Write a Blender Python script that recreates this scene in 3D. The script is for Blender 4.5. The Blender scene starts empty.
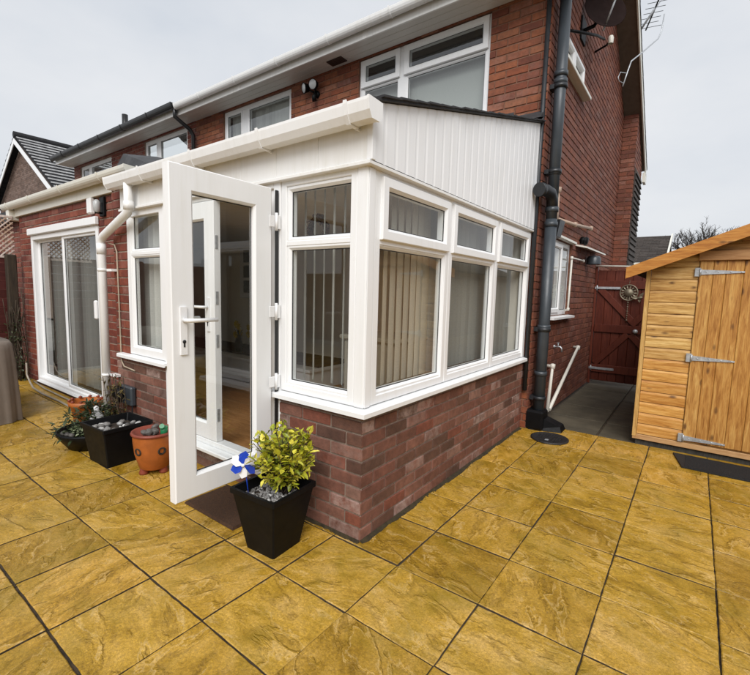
import bpy, math, random
from mathutils import Vector, Matrix
random.seed(7)
RAD = math.radians
SC = bpy.context.scene
COL = SC.collection
# ---------------------------------------------------------------- node helpers
def newmat(name):
    m = bpy.data.materials.new(name); m.use_nodes = True
    nt = m.node_tree; nt.nodes.clear()
    out = nt.nodes.new('ShaderNodeOutputMaterial')
    b = nt.nodes.new('ShaderNodeBsdfPrincipled')
    nt.links.new(b.outputs[0], out.inputs[0])
    return m, nt, b
class G:
    """tiny node-graph helper"""
    def __init__(s, nt): s.nt = nt
    def n(s, typ, **kw):
        nd = s.nt.nodes.new('ShaderNode' + typ)
        for k, v in kw.items(): setattr(nd, k, v)
        return nd
    def set(s, sock, v):
        if isinstance(v, bpy.types.NodeSocket): s.nt.links.new(v, sock)
        else: sock.default_value = v
    def math(s, op, a, b=0.0, c=None):
        nd = s.n('Math', operation=op); s.set(nd.inputs[0], a); s.set(nd.inputs[1], b)
        if c is not None: s.set(nd.inputs[2], c)
        return nd.outputs[0]
    def vmath(s, op, a, b=None):
        nd = s.n('VectorMath', operation=op); s.set(nd.inputs[0], a)
        if b is not None: s.set(nd.inputs[1], b)
        return nd.outputs[0]
    def pos(s, kind='Object'):
        return s.n('TexCoord').outputs[kind]
    def mapping(s, vec, loc=(0, 0, 0), rot=(0, 0, 0), scale=(1, 1, 1)):
        nd = s.n('Mapping'); s.set(nd.inputs[0], vec); s.set(nd.inputs[1], loc)
        s.set(nd.inputs[2], rot); s.set(nd.inputs[3], scale); return nd.outputs[0]
    def noise(s, vec, scale=5., detail=4., rough=.5, dist=0., out=0):
        nd = s.n('TexNoise'); s.set(nd.inputs['Vector'], vec); s.set(nd.inputs['Scale'], scale)
        s.set(nd.inputs['Detail'], detail); s.set(nd.inputs['Roughness'], rough); s.set(nd.inputs['Distortion'], dist)
        return nd.outputs[out]
    def voronoi(s, vec, scale=5., feature='F1', out='Distance', rnd=1.):
        nd = s.n('TexVoronoi', feature=feature); s.set(nd.inputs['Vector'], vec); s.set(nd.inputs['Scale'], scale)
        s.set(nd.inputs['Randomness'], rnd); return nd.outputs[out]
    def ramp(s, fac, stops, interp='LINEAR'):
        nd = s.n('ValToRGB'); cr = nd.color_ramp; cr.interpolation = interp
        while len(cr.elements) > 1: cr.elements.remove(cr.elements[0])
        for i, (p, c) in enumerate(stops):
            e = cr.elements[0] if i == 0 else cr.elements.new(p)
            e.position = p
            e.color = (c, c, c, 1) if isinstance(c, (int, float)) else (*c, 1)
        s.set(nd.inputs[0], fac); return nd.outputs[0]
    def mix(s, fac, a, b, blend='MIX'):
        nd = s.n('Mix', data_type='RGBA', blend_type=blend)
        s.set(nd.inputs[0], fac)
        for i, v in ((6, a), (7, b)):
            if isinstance(v, tuple) and len(v) == 3: v = (*v, 1)
            s.set(nd.inputs[i], v)
        return nd.outputs[2]
    def attr(s, name='rnd'):
        nd = s.n('Attribute', attribute_name=name); return nd.outputs['Fac']
    def bump(s, h, strength=.5, dist=.01, normal=None):
        nd = s.n('Bump'); s.set(nd.inputs['Height'], h); s.set(nd.inputs['Strength'], strength); s.set(nd.inputs['Distance'], dist)
        if normal is not None: s.set(nd.inputs['Normal'], normal)
        return nd.outputs[0]
MATS = {}
def simple(name, col, rough=.5, metal=0., var=.12, vscale=9., bump=.0, bscale=60., spec=.5):
    m, nt, b = newmat(name); g = G(nt); p = g.pos()
    n = g.noise(p, vscale, 5, .6)
    lo = tuple(c * (1 - var) for c in col); hi = tuple(min(1, c * (1 + var)) for c in col)
    g.set(b.inputs['Base Color'], g.ramp(n, [(.3, lo), (.7, hi)]))
    rn = g.noise(p, vscale * 2.3, 3)
    g.set(b.inputs['Roughness'], g.math('ADD', g.math('MULTIPLY', rn, .25), max(.02, rough - .12)))
    b.inputs['Metallic'].default_value = metal
    b.inputs['Specular IOR Level'].default_value = spec
    if bump: g.set(b.inputs['Normal'], g.bump(g.noise(p, bscale, 4), bump, .004))
    MATS[name] = m; return m
def mat_upvc(name, col, dirt=.25):
    m, nt, b = newmat(name); g = G(nt); p = g.pos()
    streak = g.noise(g.mapping(p, scale=(9, 9, .8)), 3., 5, .65)
    blot = g.noise(p, 2.3, 6, .6)
    d = g.math('MULTIPLY', g.ramp(streak, [(.45, 0.), (.75, 1.)]), g.ramp(blot, [(.35, 0.), (.7, 1.)]))
    dirty = tuple(c * k for c, k in zip(col, (.72, .69, .60)))
    g.set(b.inputs['Base Color'], g.mix(g.math('MULTIPLY', d, dirt), col, dirty))
    g.set(b.inputs['Roughness'], g.math('ADD', g.math('MULTIPLY', blot, .25), .2))
    MATS[name] = m; return m
def mat_brick(name, cols, bloom=0., rough=.75, mott=.35):
    m, nt, b = newmat(name); g = G(nt); p = g.pos(); r = g.attr()
    k = len(cols)
    base = g.ramp(r, [(i / k, c) for i, c in enumerate(cols)], 'CONSTANT')
    off = g.vmath('ADD', p, g.n('CombineXYZ').outputs[0])
    n1 = g.noise(p, 26, 6, .7); n2 = g.noise(p, 6, 4, .6); n3 = g.noise(p, 120, 3, .6)
    dark = g.mix(1., base, g.ramp(n1, [(.3, 1 - mott), (.65, 1.1)]), 'MULTIPLY')
    dark = g.mix(1., dark, g.ramp(n2, [(.3, .72), (.7, 1.12)]), 'MULTIPLY')
    bl = g.math('MULTIPLY', g.ramp(g.math('FRACT', g.math('MULTIPLY', r, 17.3)), [(.74, 0.), (.92, 1.)]), g.ramp(g.noise(p, 14, 7, .72), [(.36, 0.), (.66, 1.)]))
    col = g.mix(g.math('MULTIPLY', bl, bloom), dark, (.44, .33, .29))
    g.set(b.inputs['Base Color'], col)
    b.inputs['Roughness'].default_value = rough
    h = g.math('ADD', g.math('MULTIPLY', n1, .6), g.math('MULTIPLY', n3, .5))
    g.set(b.inputs['Normal'], g.bump(h, .55, .006))
    MATS[name] = m; return m
def mat_wood(name, cols, axis='X', knots=True, rough=.6, knotcol=(.09, .035, .012), kscale=1., spec=.4):
    """grain runs along axis; per-board random offset from the rnd attribute"""
    m, nt, b = newmat(name); g = G(nt); p = g.pos(); r = g.attr()
    cx = g.n('CombineXYZ'); 
    for i in range(3): g.set(cx.inputs[i], g.math('MULTIPLY', r, (37., 53., 71.)[i]))
    q = g.vmath('ADD', p, cx.outputs[0])
    st = {'X': (1.2, 14, 14), 'Y': (14, 1.2, 14), 'Z': (14, 14, 1.2)}[axis]
    gr = g.noise(g.mapping(q, scale=st), 3.2, 7, .66, .7)
    fine = g.noise(g.mapping(q, scale=tuple(v * 6 for v in st)), 2., 3, .6)
    kst = {'X': (4.5 * kscale, 11, 11), 'Y': (11, 4.5 * kscale, 11), 'Z': (11, 11, 4.5 * kscale)}[axis]
    kd = g.voronoi(g.mapping(q, scale=kst), 1.0)
    base = g.ramp(gr, [(.34, cols[0]), (.5, cols[1]), (.66, cols[2])])
    tint = g.ramp(g.math('FRACT', g.math('MULTIPLY', r, 7.77)), [(0, (.74, .58, .42)), (.4, (.98, .94, .86)), (.7, (1, 1, 1)), (1, (1.14, 1.2, 1.2))])
    base = g.mix(1., base, tint, 'MULTIPLY')
    base = g.mix(g.ramp(fine, [(.42, 0.), (.72, .55)]), base, g.mix(1., base, (.6, .5, .4), 'MULTIPLY'))
    if knots:
        kn = g.math('MULTIPLY', g.ramp(kd, [(.07, 1.), (.12, .6), (.18, 0.)]), g.ramp(g.noise(q, 4.5, 2), [(.30, 0.), (.40, 1.)]))
        base = g.mix(g.math('MULTIPLY', kn, .85), base, knotcol)
    g.set(b.inputs['Base Color'], base)
    g.set(b.inputs['Roughness'], g.math('ADD', g.math('MULTIPLY', gr, .2), rough - .1))
    b.inputs['Specular IOR Level'].default_value = spec
    g.set(b.inputs['Normal'], g.bump(g.math('ADD', gr, fine), .25, .003))
    MATS[name] = m; return m
def mat_glass(name, tint=(.86, .89, .87), r0=.055):
    m = bpy.data.materials.new(name); m.use_nodes = True; nt = m.node_tree; nt.nodes.clear(); g = G(nt)
    out = g.n('OutputMaterial'); tr = g.n('BsdfTransparent'); gl = g.n('BsdfGlossy'); mx = g.n('MixShader')
    tr.inputs[0].default_value = (*tint, 1); gl.inputs[0].default_value = (1, 1, 1, 1); gl.inputs['Roughness'].default_value = .012
    lw = g.n('LayerWeight'); lw.inputs['Blend'].default_value = .5
    f = g.math('ADD', g.math('MULTIPLY', g.math('POWER', lw.outputs['Facing'], 4.), .9), r0)
    wob = g.noise(g.pos(), 2.2, 2)
    g.set(gl.inputs['Normal'], g.bump(wob, .03, .02))
    g.set(mx.inputs[0], f); nt.links.new(tr.outputs[0], mx.inputs[1]); nt.links.new(gl.outputs[0], mx.inputs[2])
    nt.links.new(mx.outputs[0], out.inputs[0]); MATS[name] = m; return m
def mat_slab():
    m, nt, b = newmat('riven_slab'); g = G(nt); p = g.pos()
    sp = g.n('SeparateXYZ'); nt.links.new(p, sp.inputs[0])
    ix = g.math('FLOOR', g.math('DIVIDE', g.math('ADD', sp.outputs[0], .157 + 20 * .4246), .4246))
    iy = g.math('FLOOR', g.math('DIVIDE', g.math('ADD', sp.outputs[1], .034 + 20 * .3993), .3993))
    c = g.n('CombineXYZ'); g.set(c.inputs[0], ix); g.set(c.inputs[1], iy); c.inputs[2].default_value = .37
    wn = g.n('TexWhiteNoise', noise_dimensions='3D'); nt.links.new(c.outputs[0], wn.inputs['Vector'])
    rv, rc = wn.outputs['Value'], wn.outputs['Color']
    q = g.vmath('ADD', p, g.vmath('SCALE', rc)); 
    sc = g.n('VectorMath', operation='SCALE'); nt.links.new(rc, sc.inputs[0]); sc.inputs['Scale'].default_value = 40.
    q = g.vmath('ADD', p, sc.outputs[0])
    rot = g.n('VectorRotate', rotation_type='Z_AXIS'); nt.links.new(q, rot.inputs[0])
    g.set(rot.inputs['Angle'], g.math('ADD', g.math('MULTIPLY', rv, 4.4), .2))
    vs = g.n('VectorMath', operation='SCALE'); nt.links.new(rot.outputs[0], vs.inputs[0]); g.set(vs.inputs['Scale'], g.math('ADD', .65, g.math('MULTIPLY', g.math('FRACT', g.math('MULTIPLY', rv, 13.7)), .75)))
    a = g.mapping(vs.outputs[0], scale=(2.9, 6.4, 1))
    warp = g.noise(a, 1.3, 4, .55, 0, 1)
    a2 = g.vmath('ADD', a, g.vmath('MULTIPLY', g.vmath('SUBTRACT', warp, (.5, .5, .5)), (.75, .75, 0)))
    h = g.noise(a2, .85, 6, .56, .15)
    t = g.math('MULTIPLY', h, 6.5)
    fr = g.math('FRACT', t)
    mr = g.n('MapRange', interpolation_type='SMOOTHSTEP'); g.set(mr.inputs[0], fr); mr.inputs[1].default_value = .72; mr.inputs[2].default_value = 1.
    ter = g.math('DIVIDE', g.math('ADD', g.math('FLOOR', t), mr.outputs[0]), 6.5)
    broken = g.ramp(g.noise(rot.outputs[0], 5.5, 4, .6), [(.38, 0.), (.50, 1.)])      # ledges come and go
    ledge = g.mix(broken, h, ter)
    sep = g.n('SeparateColor'); nt.links.new(ledge, sep.inputs[0]); ledge = sep.outputs[0]
    grain = g.noise(p, 260, 4, .7); fine = g.noise(p, 90, 5, .7); mid = g.noise(p, 24, 5, .65)
    height = g.math('ADD', g.math('MULTIPLY', ledge, 1.0), g.math('ADD', g.math('MULTIPLY', grain, .05), g.math('ADD', g.math('MULTIPLY', fine, .055), g.math('MULTIPLY', mid, .12))))
    big = g.noise(p, 1.3, 4, .6)
    st1 = g.noise(g.mapping(rot.outputs[0], scale=(4., 7., 1)), 1.1, 7, .68, .3)
    base = g.ramp(st1, [(.33, (.25, .145, .006)), (.46, (.41, .245, .015)), (.58, (.52, .32, .036)), (.72, (.60, .385, .078))])
    alt = g.ramp(st1, [(.33, (.35, .205, .014)), (.48, (.51, .315, .042)), (.70, (.62, .41, .115))])
    col = g.mix(g.ramp(big, [(.38, 0.), (.62, 1.)]), base, alt)
    col = g.mix(1., col, g.ramp(rv, [(0, (.74, .71, .62)), (.35, (.98, .95, .85)), (.7, (1.02, 1.02, 1.05)), (1, (1.1, 1.04, 1.1))]), 'MULTIPLY')
    # darker along the foot of the broken ledges, paler along the lips
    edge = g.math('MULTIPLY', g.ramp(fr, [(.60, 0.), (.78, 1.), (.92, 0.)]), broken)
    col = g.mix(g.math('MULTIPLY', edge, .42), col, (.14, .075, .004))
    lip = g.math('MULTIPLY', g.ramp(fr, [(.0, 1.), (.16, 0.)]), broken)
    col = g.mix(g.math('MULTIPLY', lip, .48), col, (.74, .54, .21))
    col = g.mix(1., col, g.ramp(fine, [(.32, .68), (.66, 1.22)]), 'MULTIPLY')
    col = g.mix(1., col, g.ramp(grain, [(.35, .78), (.65, 1.2)]), 'MULTIPLY')
    algae = g.noise(p, 2.6, 7, .74)
    col = g.mix(g.ramp(algae, [(.47, 0.), (.68, .68)]), col, (.235, .160, .004))
    col = g.mix(1., col, (.99, .95, 1.06), 'MULTIPLY')
    g.set(b.inputs['Base Color'], col)
    wet = g.noise(p, 1.7, 5, .6)
    g.set(b.inputs['Roughness'], g.ramp(wet, [(.38, .20), (.62, .46)]))
    b.inputs['Specular IOR Level'].default_value = .5
    g.set(b.inputs['Normal'], g.bump(height, .9, .032))
    MATS['riven_slab'] = m
def mat_tiles(name, col):
    m, nt, b = newmat(name); g = G(nt); p = g.pos(); r = g.attr()
    n = g.noise(p, 14, 5, .65)
    c = g.mix(1., col, g.ramp(n, [(.3, .6), (.7, 1.3)]), 'MULTIPLY')
    c = g.mix(1., c, g.ramp(r, [(0, .75), (1, 1.2)]), 'MULTIPLY')
    g.set(b.inputs['Base Color'], c); b.inputs['Roughness'].default_value = .75; b.inputs['Specular IOR Level'].default_value = .2
    g.set(b.inputs['Normal'], g.bump(n, .4, .006)); MATS[name] = m
def mat_leaf(name, cols, rough=.4):
    m, nt, b = newmat(name); g = G(nt); r = g.attr(); p = g.pos()
    c = g.ramp(r, [(i / max(1, len(cols) - 1), v) for i, v in enumerate(cols)])
    c = g.mix(1., c, g.ramp(g.noise(p, 90, 3), [(.3, .7), (.7, 1.2)]), 'MULTIPLY')
    g.set(b.inputs['Base Color'], c); b.inputs['Roughness'].default_value = rough
    b.inputs['Specular IOR Level'].default_value = .35
    MATS[name] = m
# ---------------------------------------------------------------- materials
mat_upvc('upvc', (.82, .825, .825), .34)
mat_upvc('upvc_cream', (.70, .68, .60), .5)
mat_upvc('cladding', (.80, .805, .81), .35)
mat_upvc('fascia_white', (.78, .775, .755), .5)
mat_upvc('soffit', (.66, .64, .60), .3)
mat_upvc('gutter_white', (.81, .81, .80), .5)
mat_brick('brick_plinth', [(.155, .062, .041), (.195, .080, .054), (.112, .052, .035), (.235, .104, .072), (.175, .068, .046), (.255, .135, .100), (.205, .064, .038), (.142, .064, .042), (.215, .092, .062)], .72)
mat_brick('brick_ext', [(.175, .032, .015), (.21, .044, .021), (.145, .027, .015), (.24, .060, .031), (.19, .043, .024)], .25)
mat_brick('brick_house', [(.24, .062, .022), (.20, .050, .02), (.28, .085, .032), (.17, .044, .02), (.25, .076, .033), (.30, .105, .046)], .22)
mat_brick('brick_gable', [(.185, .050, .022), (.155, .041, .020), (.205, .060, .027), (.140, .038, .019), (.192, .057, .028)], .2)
mat_brick('brick_brown', [(.14, .085, .06), (.18, .11, .08), (.12, .07, .05), (.2, .13, .1)], .2)
simple('mortar', (.22, .165, .13), .9, var=.3, vscale=30, bump=.4, bscale=140)
simple('mortar_ext', (.27, .20, .155), .9, var=.35, vscale=18, bump=.4, bscale=140)
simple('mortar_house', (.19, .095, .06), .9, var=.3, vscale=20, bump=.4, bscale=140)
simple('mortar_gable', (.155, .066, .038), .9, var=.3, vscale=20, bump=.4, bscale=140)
mat_glass('glass', (.92, .94, .93)); mat_glass('glass_up', (.82, .86, .86), .11); mat_glass('glass_patio', (.76, .78, .76), .07)
simple('gasket', (.012, .012, .013), .5)
simple('black_plastic', (.0045, .0045, .005), .5, var=.3, spec=.16)
simple('black_gutter', (.012, .012, .013), .35)
simple('pipe_grey', (.040, .048, .056), .38, var=.18, vscale=5)
simple('pipe_dark', (.017, .019, .022), .4, var=.2)
simple('pipe_white', (.66, .63, .56), .4, var=.08)
simple('pipe_beige', (.42, .30, .22), .5, var=.12)
simple('steel', (.50, .52, .54), .42, metal=.85, var=.2, vscale=30)
simple('galv', (.46, .48, .50), .5, metal=.6, var=.25, vscale=40)
simple('lead', (.034, .034, .036), .7, var=.5, vscale=6, bump=.3, bscale=15)
simple('roof_edge', (.022, .021, .022), .7, var=.4, vscale=20, bump=.5)
simple('terracotta', (.36, .098, .016), .55, var=.2, vscale=12, bump=.15)
simple('terracotta_rim', (.22, .045, .025), .5, var=.2, vscale=12)
simple('soil', (.03, .02, .013), .95, var=.5, vscale=40, bump=.8)
mat_leaf('pebble', [(.05, .047, .044), (.24, .23, .22), (.11, .10, .09), (.55, .54, .52), (.16, .155, .15)], .5)
simple('cover_cloth', (.20, .165, .135), .8, var=.12, vscale=7, bump=.15, bscale=240)
simple('rubber', (.010, .010, .011), .75, var=.3, vscale=60, bump=.8, bscale=130)
simple('mat_brown', (.050, .021, .007), .9, var=.35, vscale=60, bump=.8, bscale=180)
simple('plaster', (.86, .81, .72), .9, var=.05, vscale=3)
simple('plaster_dark', (.20, .18, .155), .9, var=.05, vscale=3)
simple('ceiling_white', (.78, .76, .72), .9, var=.04)
def mat_fabric(name, col, tr=.35):
    m, nt, b = newmat(name); g = G(nt); r = g.attr(); p = g.pos()
    c = g.mix(1., g.ramp(r, [(0, tuple(v * .80 for v in col)), (1, tuple(min(1, v * 1.08) for v in col))]), g.ramp(g.noise(g.mapping(p, scale=(1, 1, 8)), 60, 3), [(.3, .9), (.7, 1.05)]), 'MULTIPLY')
    g.set(b.inputs['Base Color'], c); b.inputs['Roughness'].default_value = .9; b.inputs['Specular IOR Level'].default_value = .1
    t = g.n('BsdfTranslucent'); g.set(t.inputs[0], c); mx = g.n('MixShader'); mx.inputs[0].default_value = tr
    out = [n for n in nt.nodes if n.type == 'OUTPUT_MATERIAL'][0]
    nt.links.new(b.outputs[0], mx.inputs[1]); nt.links.new(t.outputs[0], mx.inputs[2]); nt.links.new(mx.outputs[0], out.inputs[0]); MATS[name] = m
mat_fabric('slat', (.66, .60, .49)); mat_fabric('slat_patio', (.40, .40, .38), .2); mat_fabric('slat_grey', (.46, .45, .41)); mat_fabric('slat_white', (.74, .74, .70))
simple('blue_plastic', (.010, .05, .42), .3, var=.1)
simple('white_plastic', (.8, .8, .8), .3, var=.03)
simple('green_plastic', (.012, .19, .07), .35, var=.1)
simple('hose', (.34, .30, .24), .5, var=.2)
simple('cable', (.40, .33, .24), .6, var=.2)
simple('stem', (.05, .032, .018), .8, var=.3)
simple('bark', (.045, .038, .032), .9, var=.3)
simple('concrete', (.080, .066, .042), .75, var=.35, vscale=3.5, bump=.35, bscale=60)
simple('ground_far', (.16, .15, .13), .9, var=.3, vscale=2)
simple('joint_bed', (.060, .040, .022), .95, var=.5, vscale=25, bump=.6, bscale=120)
simple('moss', (.034, .024, .009), .95, var=.5, vscale=30, bump=.8, bscale=90)
simple('iron', (.016, .014, .014), .55, var=.4, vscale=50, bump=.7, bscale=90)
simple('lamp_lens', (.42, .43, .43), .15, var=.1)
simple('dish_dark', (.016, .009, .008), .85, var=.2, spec=.08)
simple('old_brass', (.20, .17, .12), .5, metal=.5, var=.3, vscale=40)
simple('brown_box', (.055, .028, .02), .7)
simple('wicker', (.13, .055, .03), .8, var=.4, vscale=60, bump=1, bscale=90)
simple('petal', (.62, .46, .03), .5, var=.2)
simple('photo_dark', (.05, .05, .05), .4, var=.6, vscale=25)
simple('tile_sheen', (.50, .50, .50), .6, var=.3)
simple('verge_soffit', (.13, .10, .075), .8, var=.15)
mat_wood('shed_board', [(.34, .170, .042), (.55, .320, .098), (.68, .450, .180)], 'X', rough=.5)
mat_wood('shed_low', [(.40, .165, .030), (.57, .280, .066), (.68, .390, .125)], 'X', rough=.5)
mat_wood('shed_door', [(.31, .130, .026), (.49, .245, .062), (.62, .370, .115)], 'Z', rough=.5)
mat_wood('shed_trim', [(.46, .26, .08), (.58, .36, .12), (.66, .44, .18)], 'Z', knots=False, rough=.55)
mat_wood('barge', [(.42, .175, .030), (.60, .30, .065), (.70, .40, .115)], 'X', rough=.5)
mat_wood('shed_header', [(.46, .27, .125), (.55, .345, .175), (.60, .40, .21)], 'X', knots=False)
mat_wood('gate_wood', [(.082, .0145, .007), (.11, .021, .010), (.135, .029, .013)], 'Z', knots=False, rough=.5)
mat_wood('fence_wood', [(.05, .007, .006), (.072, .011, .009), (.085, .016, .012)], 'Y', knots=False, rough=.6)
mat_wood('post_wood', [(.032, .027, .021), (.05, .043, .034), (.068, .06, .047)], 'Z', knots=False, rough=.8)
mat_wood('trellis_wood', [(.50, .40, .36), (.60, .50, .46), (.68, .6, .55)], 'Z', knots=False, rough=.8)
mat_wood('garden_fence', [(.12, .075, .042), (.17, .11, .06), (.21, .145, .085)], 'Z', knots=False, rough=.8)
mat_wood('floor_wood', [(.32, .16, .06), (.42, .22, .09), (.50, .28, .12)], 'X', knots=False, rough=.35)
mat_slab()
mat_tiles('tile_dark', (.018, .018, .02)); mat_tiles('tile_brown', (.06, .05, .044))
mat_leaf('leaf_gold', [(.12, .15, .012), (.30, .33, .022), (.52, .48, .035), (.64, .56, .08), (.20, .26, .03)])
mat_leaf('leaf_green', [(.018, .03, .010), (.035, .05, .018), (.06, .075, .03)])
mat_leaf('leaf_pale', [(.06, .08, .04), (.20, .24, .12), (.35, .38, .24)])
mat_leaf('leaf_dry', [(.05, .04, .012), (.11, .08, .022), (.16, .12, .035)])
mat_leaf('hedge_leaf', [(.012, .02, .008), (.03, .045, .014), (.05, .065, .022)])
# ---------------------------------------------------------------- mesh builder
class MB:
    def __init__(s): s.v = []; s.f = []; s.m = []; s.r = []; s.sm = []
    def face(s, pts, rnd=.5, mi=0, smooth=False):
        i = len(s.v); s.v += [tuple(p) for p in pts]; s.f.append(tuple(range(i, i + len(pts)))); s.m.append(mi); s.r.append(rnd); s.sm.append(smooth)
    def hexa(s, c, rnd=.5, mi=0):
        """8 corners: bottom 0-3 ccw, top 4-7"""
        i = len(s.v); s.v += [tuple(p) for p in c]
        for q in ((3, 2, 1, 0), (4, 5, 6, 7), (0, 1, 5, 4), (1, 2, 6, 5), (2, 3, 7, 6), (3, 0, 4, 7)):
            s.f.append(tuple(i + k for k in q)); s.m.append(mi); s.r.append(rnd); s.sm.append(False)
    def box(s, x0, x1, y0, y1, z0, z1, rnd=.5, mi=0, ch=0.):
        if x1 < x0: x0, x1 = x1, x0
        if y1 < y0: y0, y1 = y1, y0
        if z1 < z0: z0, z1 = z1, z0
        if ch <= 0:
            s.hexa([(x0, y0, z0), (x1, y0, z0), (x1, y1, z0), (x0, y1, z0), (x0, y0, z1), (x1, y0, z1), (x1, y1, z1), (x0, y1, z1)], rnd, mi); return
        s.chbox(Matrix.Translation(((x0 + x1) / 2, (y0 + y1) / 2, (z0 + z1) / 2)), (x1 - x0, y1 - y0, z1 - z0), ch, rnd, mi)
    def chbox(s, M, size, ch=.004, rnd=.5, mi=0):
        hx, hy, hz = (k / 2 for k in size); c = min(ch, hx * .9, hy * .9, hz * .9)
        P = {}
        i0 = len(s.v)
        for sx in (-1, 1):
            for sy in (-1, 1):
                for sz in (-1, 1):
                    for a, o in enumerate(((hx, hy - c, hz - c), (hx - c, hy, hz - c), (hx - c, hy - c, hz))):
                        P[(sx, sy, sz, a)] = len(s.v); s.v.append(tuple(M @ Vector((sx * o[0], sy * o[1], sz * o[2]))))
        def add(q): s.f.append(tuple(q)); s.m.append(mi); s.r.append(rnd); s.sm.append(False)
        for a in range(3):
            u, w = [k for k in range(3) if k != a]
            for sg in (-1, 1):
                q = []
                for su, sw in ((-1, -1), (1, -1), (1, 1), (-1, 1)):
                    k = [0, 0, 0]; k[a] = sg; k[u] = su; k[w] = sw; q.append(P[(*k, a)])
                if (sg > 0) == (a == 1): q.reverse()
                add(q)
        for a in range(3):
            u, w = [k for k in range(3) if k != a]
            for su in (-1, 1):
                for sw in (-1, 1):
                    k0 = [0, 0, 0]; k0[a] = -1; k0[u] = su; k0[w] = sw; k1 = list(k0); k1[a] = 1
                    add([P[(*k0, u)], P[(*k1, u)], P[(*k1, w)], P[(*k0, w)]])
        for sx in (-1, 1):
            for sy in (-1, 1):
                for sz in (-1, 1): add([P[(sx, sy, sz, a)] for a in range(3)])
    def bar(s, a, b, w, h, up=(0, 0, 1), rnd=.5, mi=0, ch=0.):
        a, b, up = Vector(a), Vector(b), Vector(up); d = b - a; L = d.length; d.normalize()
        if abs(d.dot(up)) > .95: up = Vector((1, 0, 0))
        sd = d.cross(up).normalized(); u2 = sd.cross(d).normalized()
        M = Matrix((( d.x, sd.x, u2.x, 0), (d.y, sd.y, u2.y, 0), (d.z, sd.z, u2.z, 0), (0, 0, 0, 1))); M.translation = (a + b) / 2
        s.chbox(M, (L, w, h), ch if ch else min(w, h) * .08, rnd, mi)
    def tube(s, pts, r, seg=12, rnd=.5, mi=0, caps=True, rad=None):
        pts = [Vector(p) for p in pts]; n = len(pts); rings = []
        t0 = (pts[1] - pts[0]).normalized()
        up = Vector((0, 0, 1)) if abs(t0.z) < .9 else Vector((1, 0, 0))
        nrm = t0.cross(up).normalized()
        for i, p in enumerate(pts):
            t = ((pts[min(i + 1, n - 1)] - p).normalized() + (p - pts[max(i - 1, 0)]).normalized())
            if t.length < 1e-6: t = t0
            t.normalize(); nrm = (nrm - t * nrm.dot(t)).normalized(); bn = t.cross(nrm)
            rr = rad[i] if rad else r
            i0 = len(s.v)
            for k in range(seg):
                an = 2 * math.pi * k / seg; s.v.append(tuple(p + (nrm * math.cos(an) + bn * math.sin(an)) * rr))
            rings.append(i0)
        for a, b in zip(rings, rings[1:]):
            for k in range(seg):
                s.f.append((a + k, a + (k + 1) % seg, b + (k + 1) % seg, b + k)); s.m.append(mi); s.r.append(rnd); s.sm.append(True)
        if caps:
            for a, rv in ((rings[0], True), (rings[-1], False)):
                q = list(range(a, a + seg)); 
                if rv: q.reverse()
                s.f.append(tuple(q)); s.m.append(mi); s.r.append(rnd); s.sm.append(False)
    def lathe(s, prof, c=(0, 0, 0), seg=32, axis=None, rnd=.5, mi=0, smooth=True, jit=0.):
        """profile [(r,z)] round the z axis (or round `axis` direction)"""
        c = Vector(c); ax = Vector(axis or (0, 0, 1)).normalized()
        e1 = ax.orthogonal().normalized(); e2 = ax.cross(e1)
        rows = []
        for r, z in prof:
            i0 = len(s.v); rows.append(i0)
            for k in range(seg):
                an = 2 * math.pi * k / seg; s.v.append(tuple(c + ax * z + (e1 * math.cos(an) + e2 * math.sin(an)) * max(r, 1e-4)))
        for a, b in zip(rows, rows[1:]):
            for k in range(seg):
                s.f.append((a + k, a + (k + 1) % seg, b + (k + 1) % seg, b + k)); s.m.append(mi); s.r.append(rnd); s.sm.append(smooth)
    def prism(s, poly, axis, a0, a1, rnd=.5, mi=0):
        """extrude a 2-D polygon along axis 0/1/2 (poly holds the other two coordinates in order)"""
        def P(q, t):
            o = [q[0], q[1]]; o.insert(axis, t); return tuple(o)
        n = len(poly); i = len(s.v); s.v += [P(q, a0) for q in poly] + [P(q, a1) for q in poly]
        s.f.append(tuple(range(i + n - 1, i - 1, -1))); s.f.append(tuple(range(i + n, i + 2 * n)))
        for k in range(n): s.f.append((i + k, i + (k + 1) % n, i + n + (k + 1) % n, i + n + k))
        for _ in range(n + 2): s.m.append(mi); s.r.append(rnd); s.sm.append(False)
    def sweep(s, prof, axis, a0, a1, closed=False, caps=True, smooth=False, rnd=.5, mi=0):
        s.prism(prof, axis, a0, a1, rnd, mi)
    def ring(s, P, t0, t1, z0, z1, prof, rnd=.5, mi=0):
        """mitred rectangular frame; prof = [(inset, depth)], P(t, z, d) -> world"""
        rows = []
        for ins, d in prof:
            rows.append(len(s.v)); s.v += [tuple(P(*q, d)) for q in ((t0 + ins, z0 + ins), (t1 - ins, z0 + ins), (t1 - ins, z1 - ins), (t0 + ins, z1 - ins))]
        for a, b in zip(rows, rows[1:]):
            for k in range(4):
                s.f.append((a + k, a + (k + 1) % 4, b + (k + 1) % 4, b + k)); s.m.append(mi); s.r.append(rnd); s.sm.append(False)
    def leaf(s, p, d, n, L, W, rnd, fold=.25):
        p, d, n = Vector(p), Vector(d).normalized(), Vector(n)
        sd = d.cross(n)
        if sd.length < 1e-3: sd = d.orthogonal()
        sd.normalize(); n = sd.cross(d).normalized()
        a = p; m1 = p + d * L * .45 - n * fold * W * .3; t = p + d * L - n * L * .12
        l = p + d * L * .45 + sd * W * .5 + n * fold * W * .4; r = p + d * L * .45 - sd * W * .5 + n * fold * W * .4
        l2 = p + d * L * .78 + sd * W * .3; r2 = p + d * L * .78 - sd * W * .3
        s.face([a, m1, l], rnd); s.face([a, r, m1], rnd); s.face([m1, t, l2, l], rnd); s.face([m1, r, r2, t], rnd)
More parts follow.
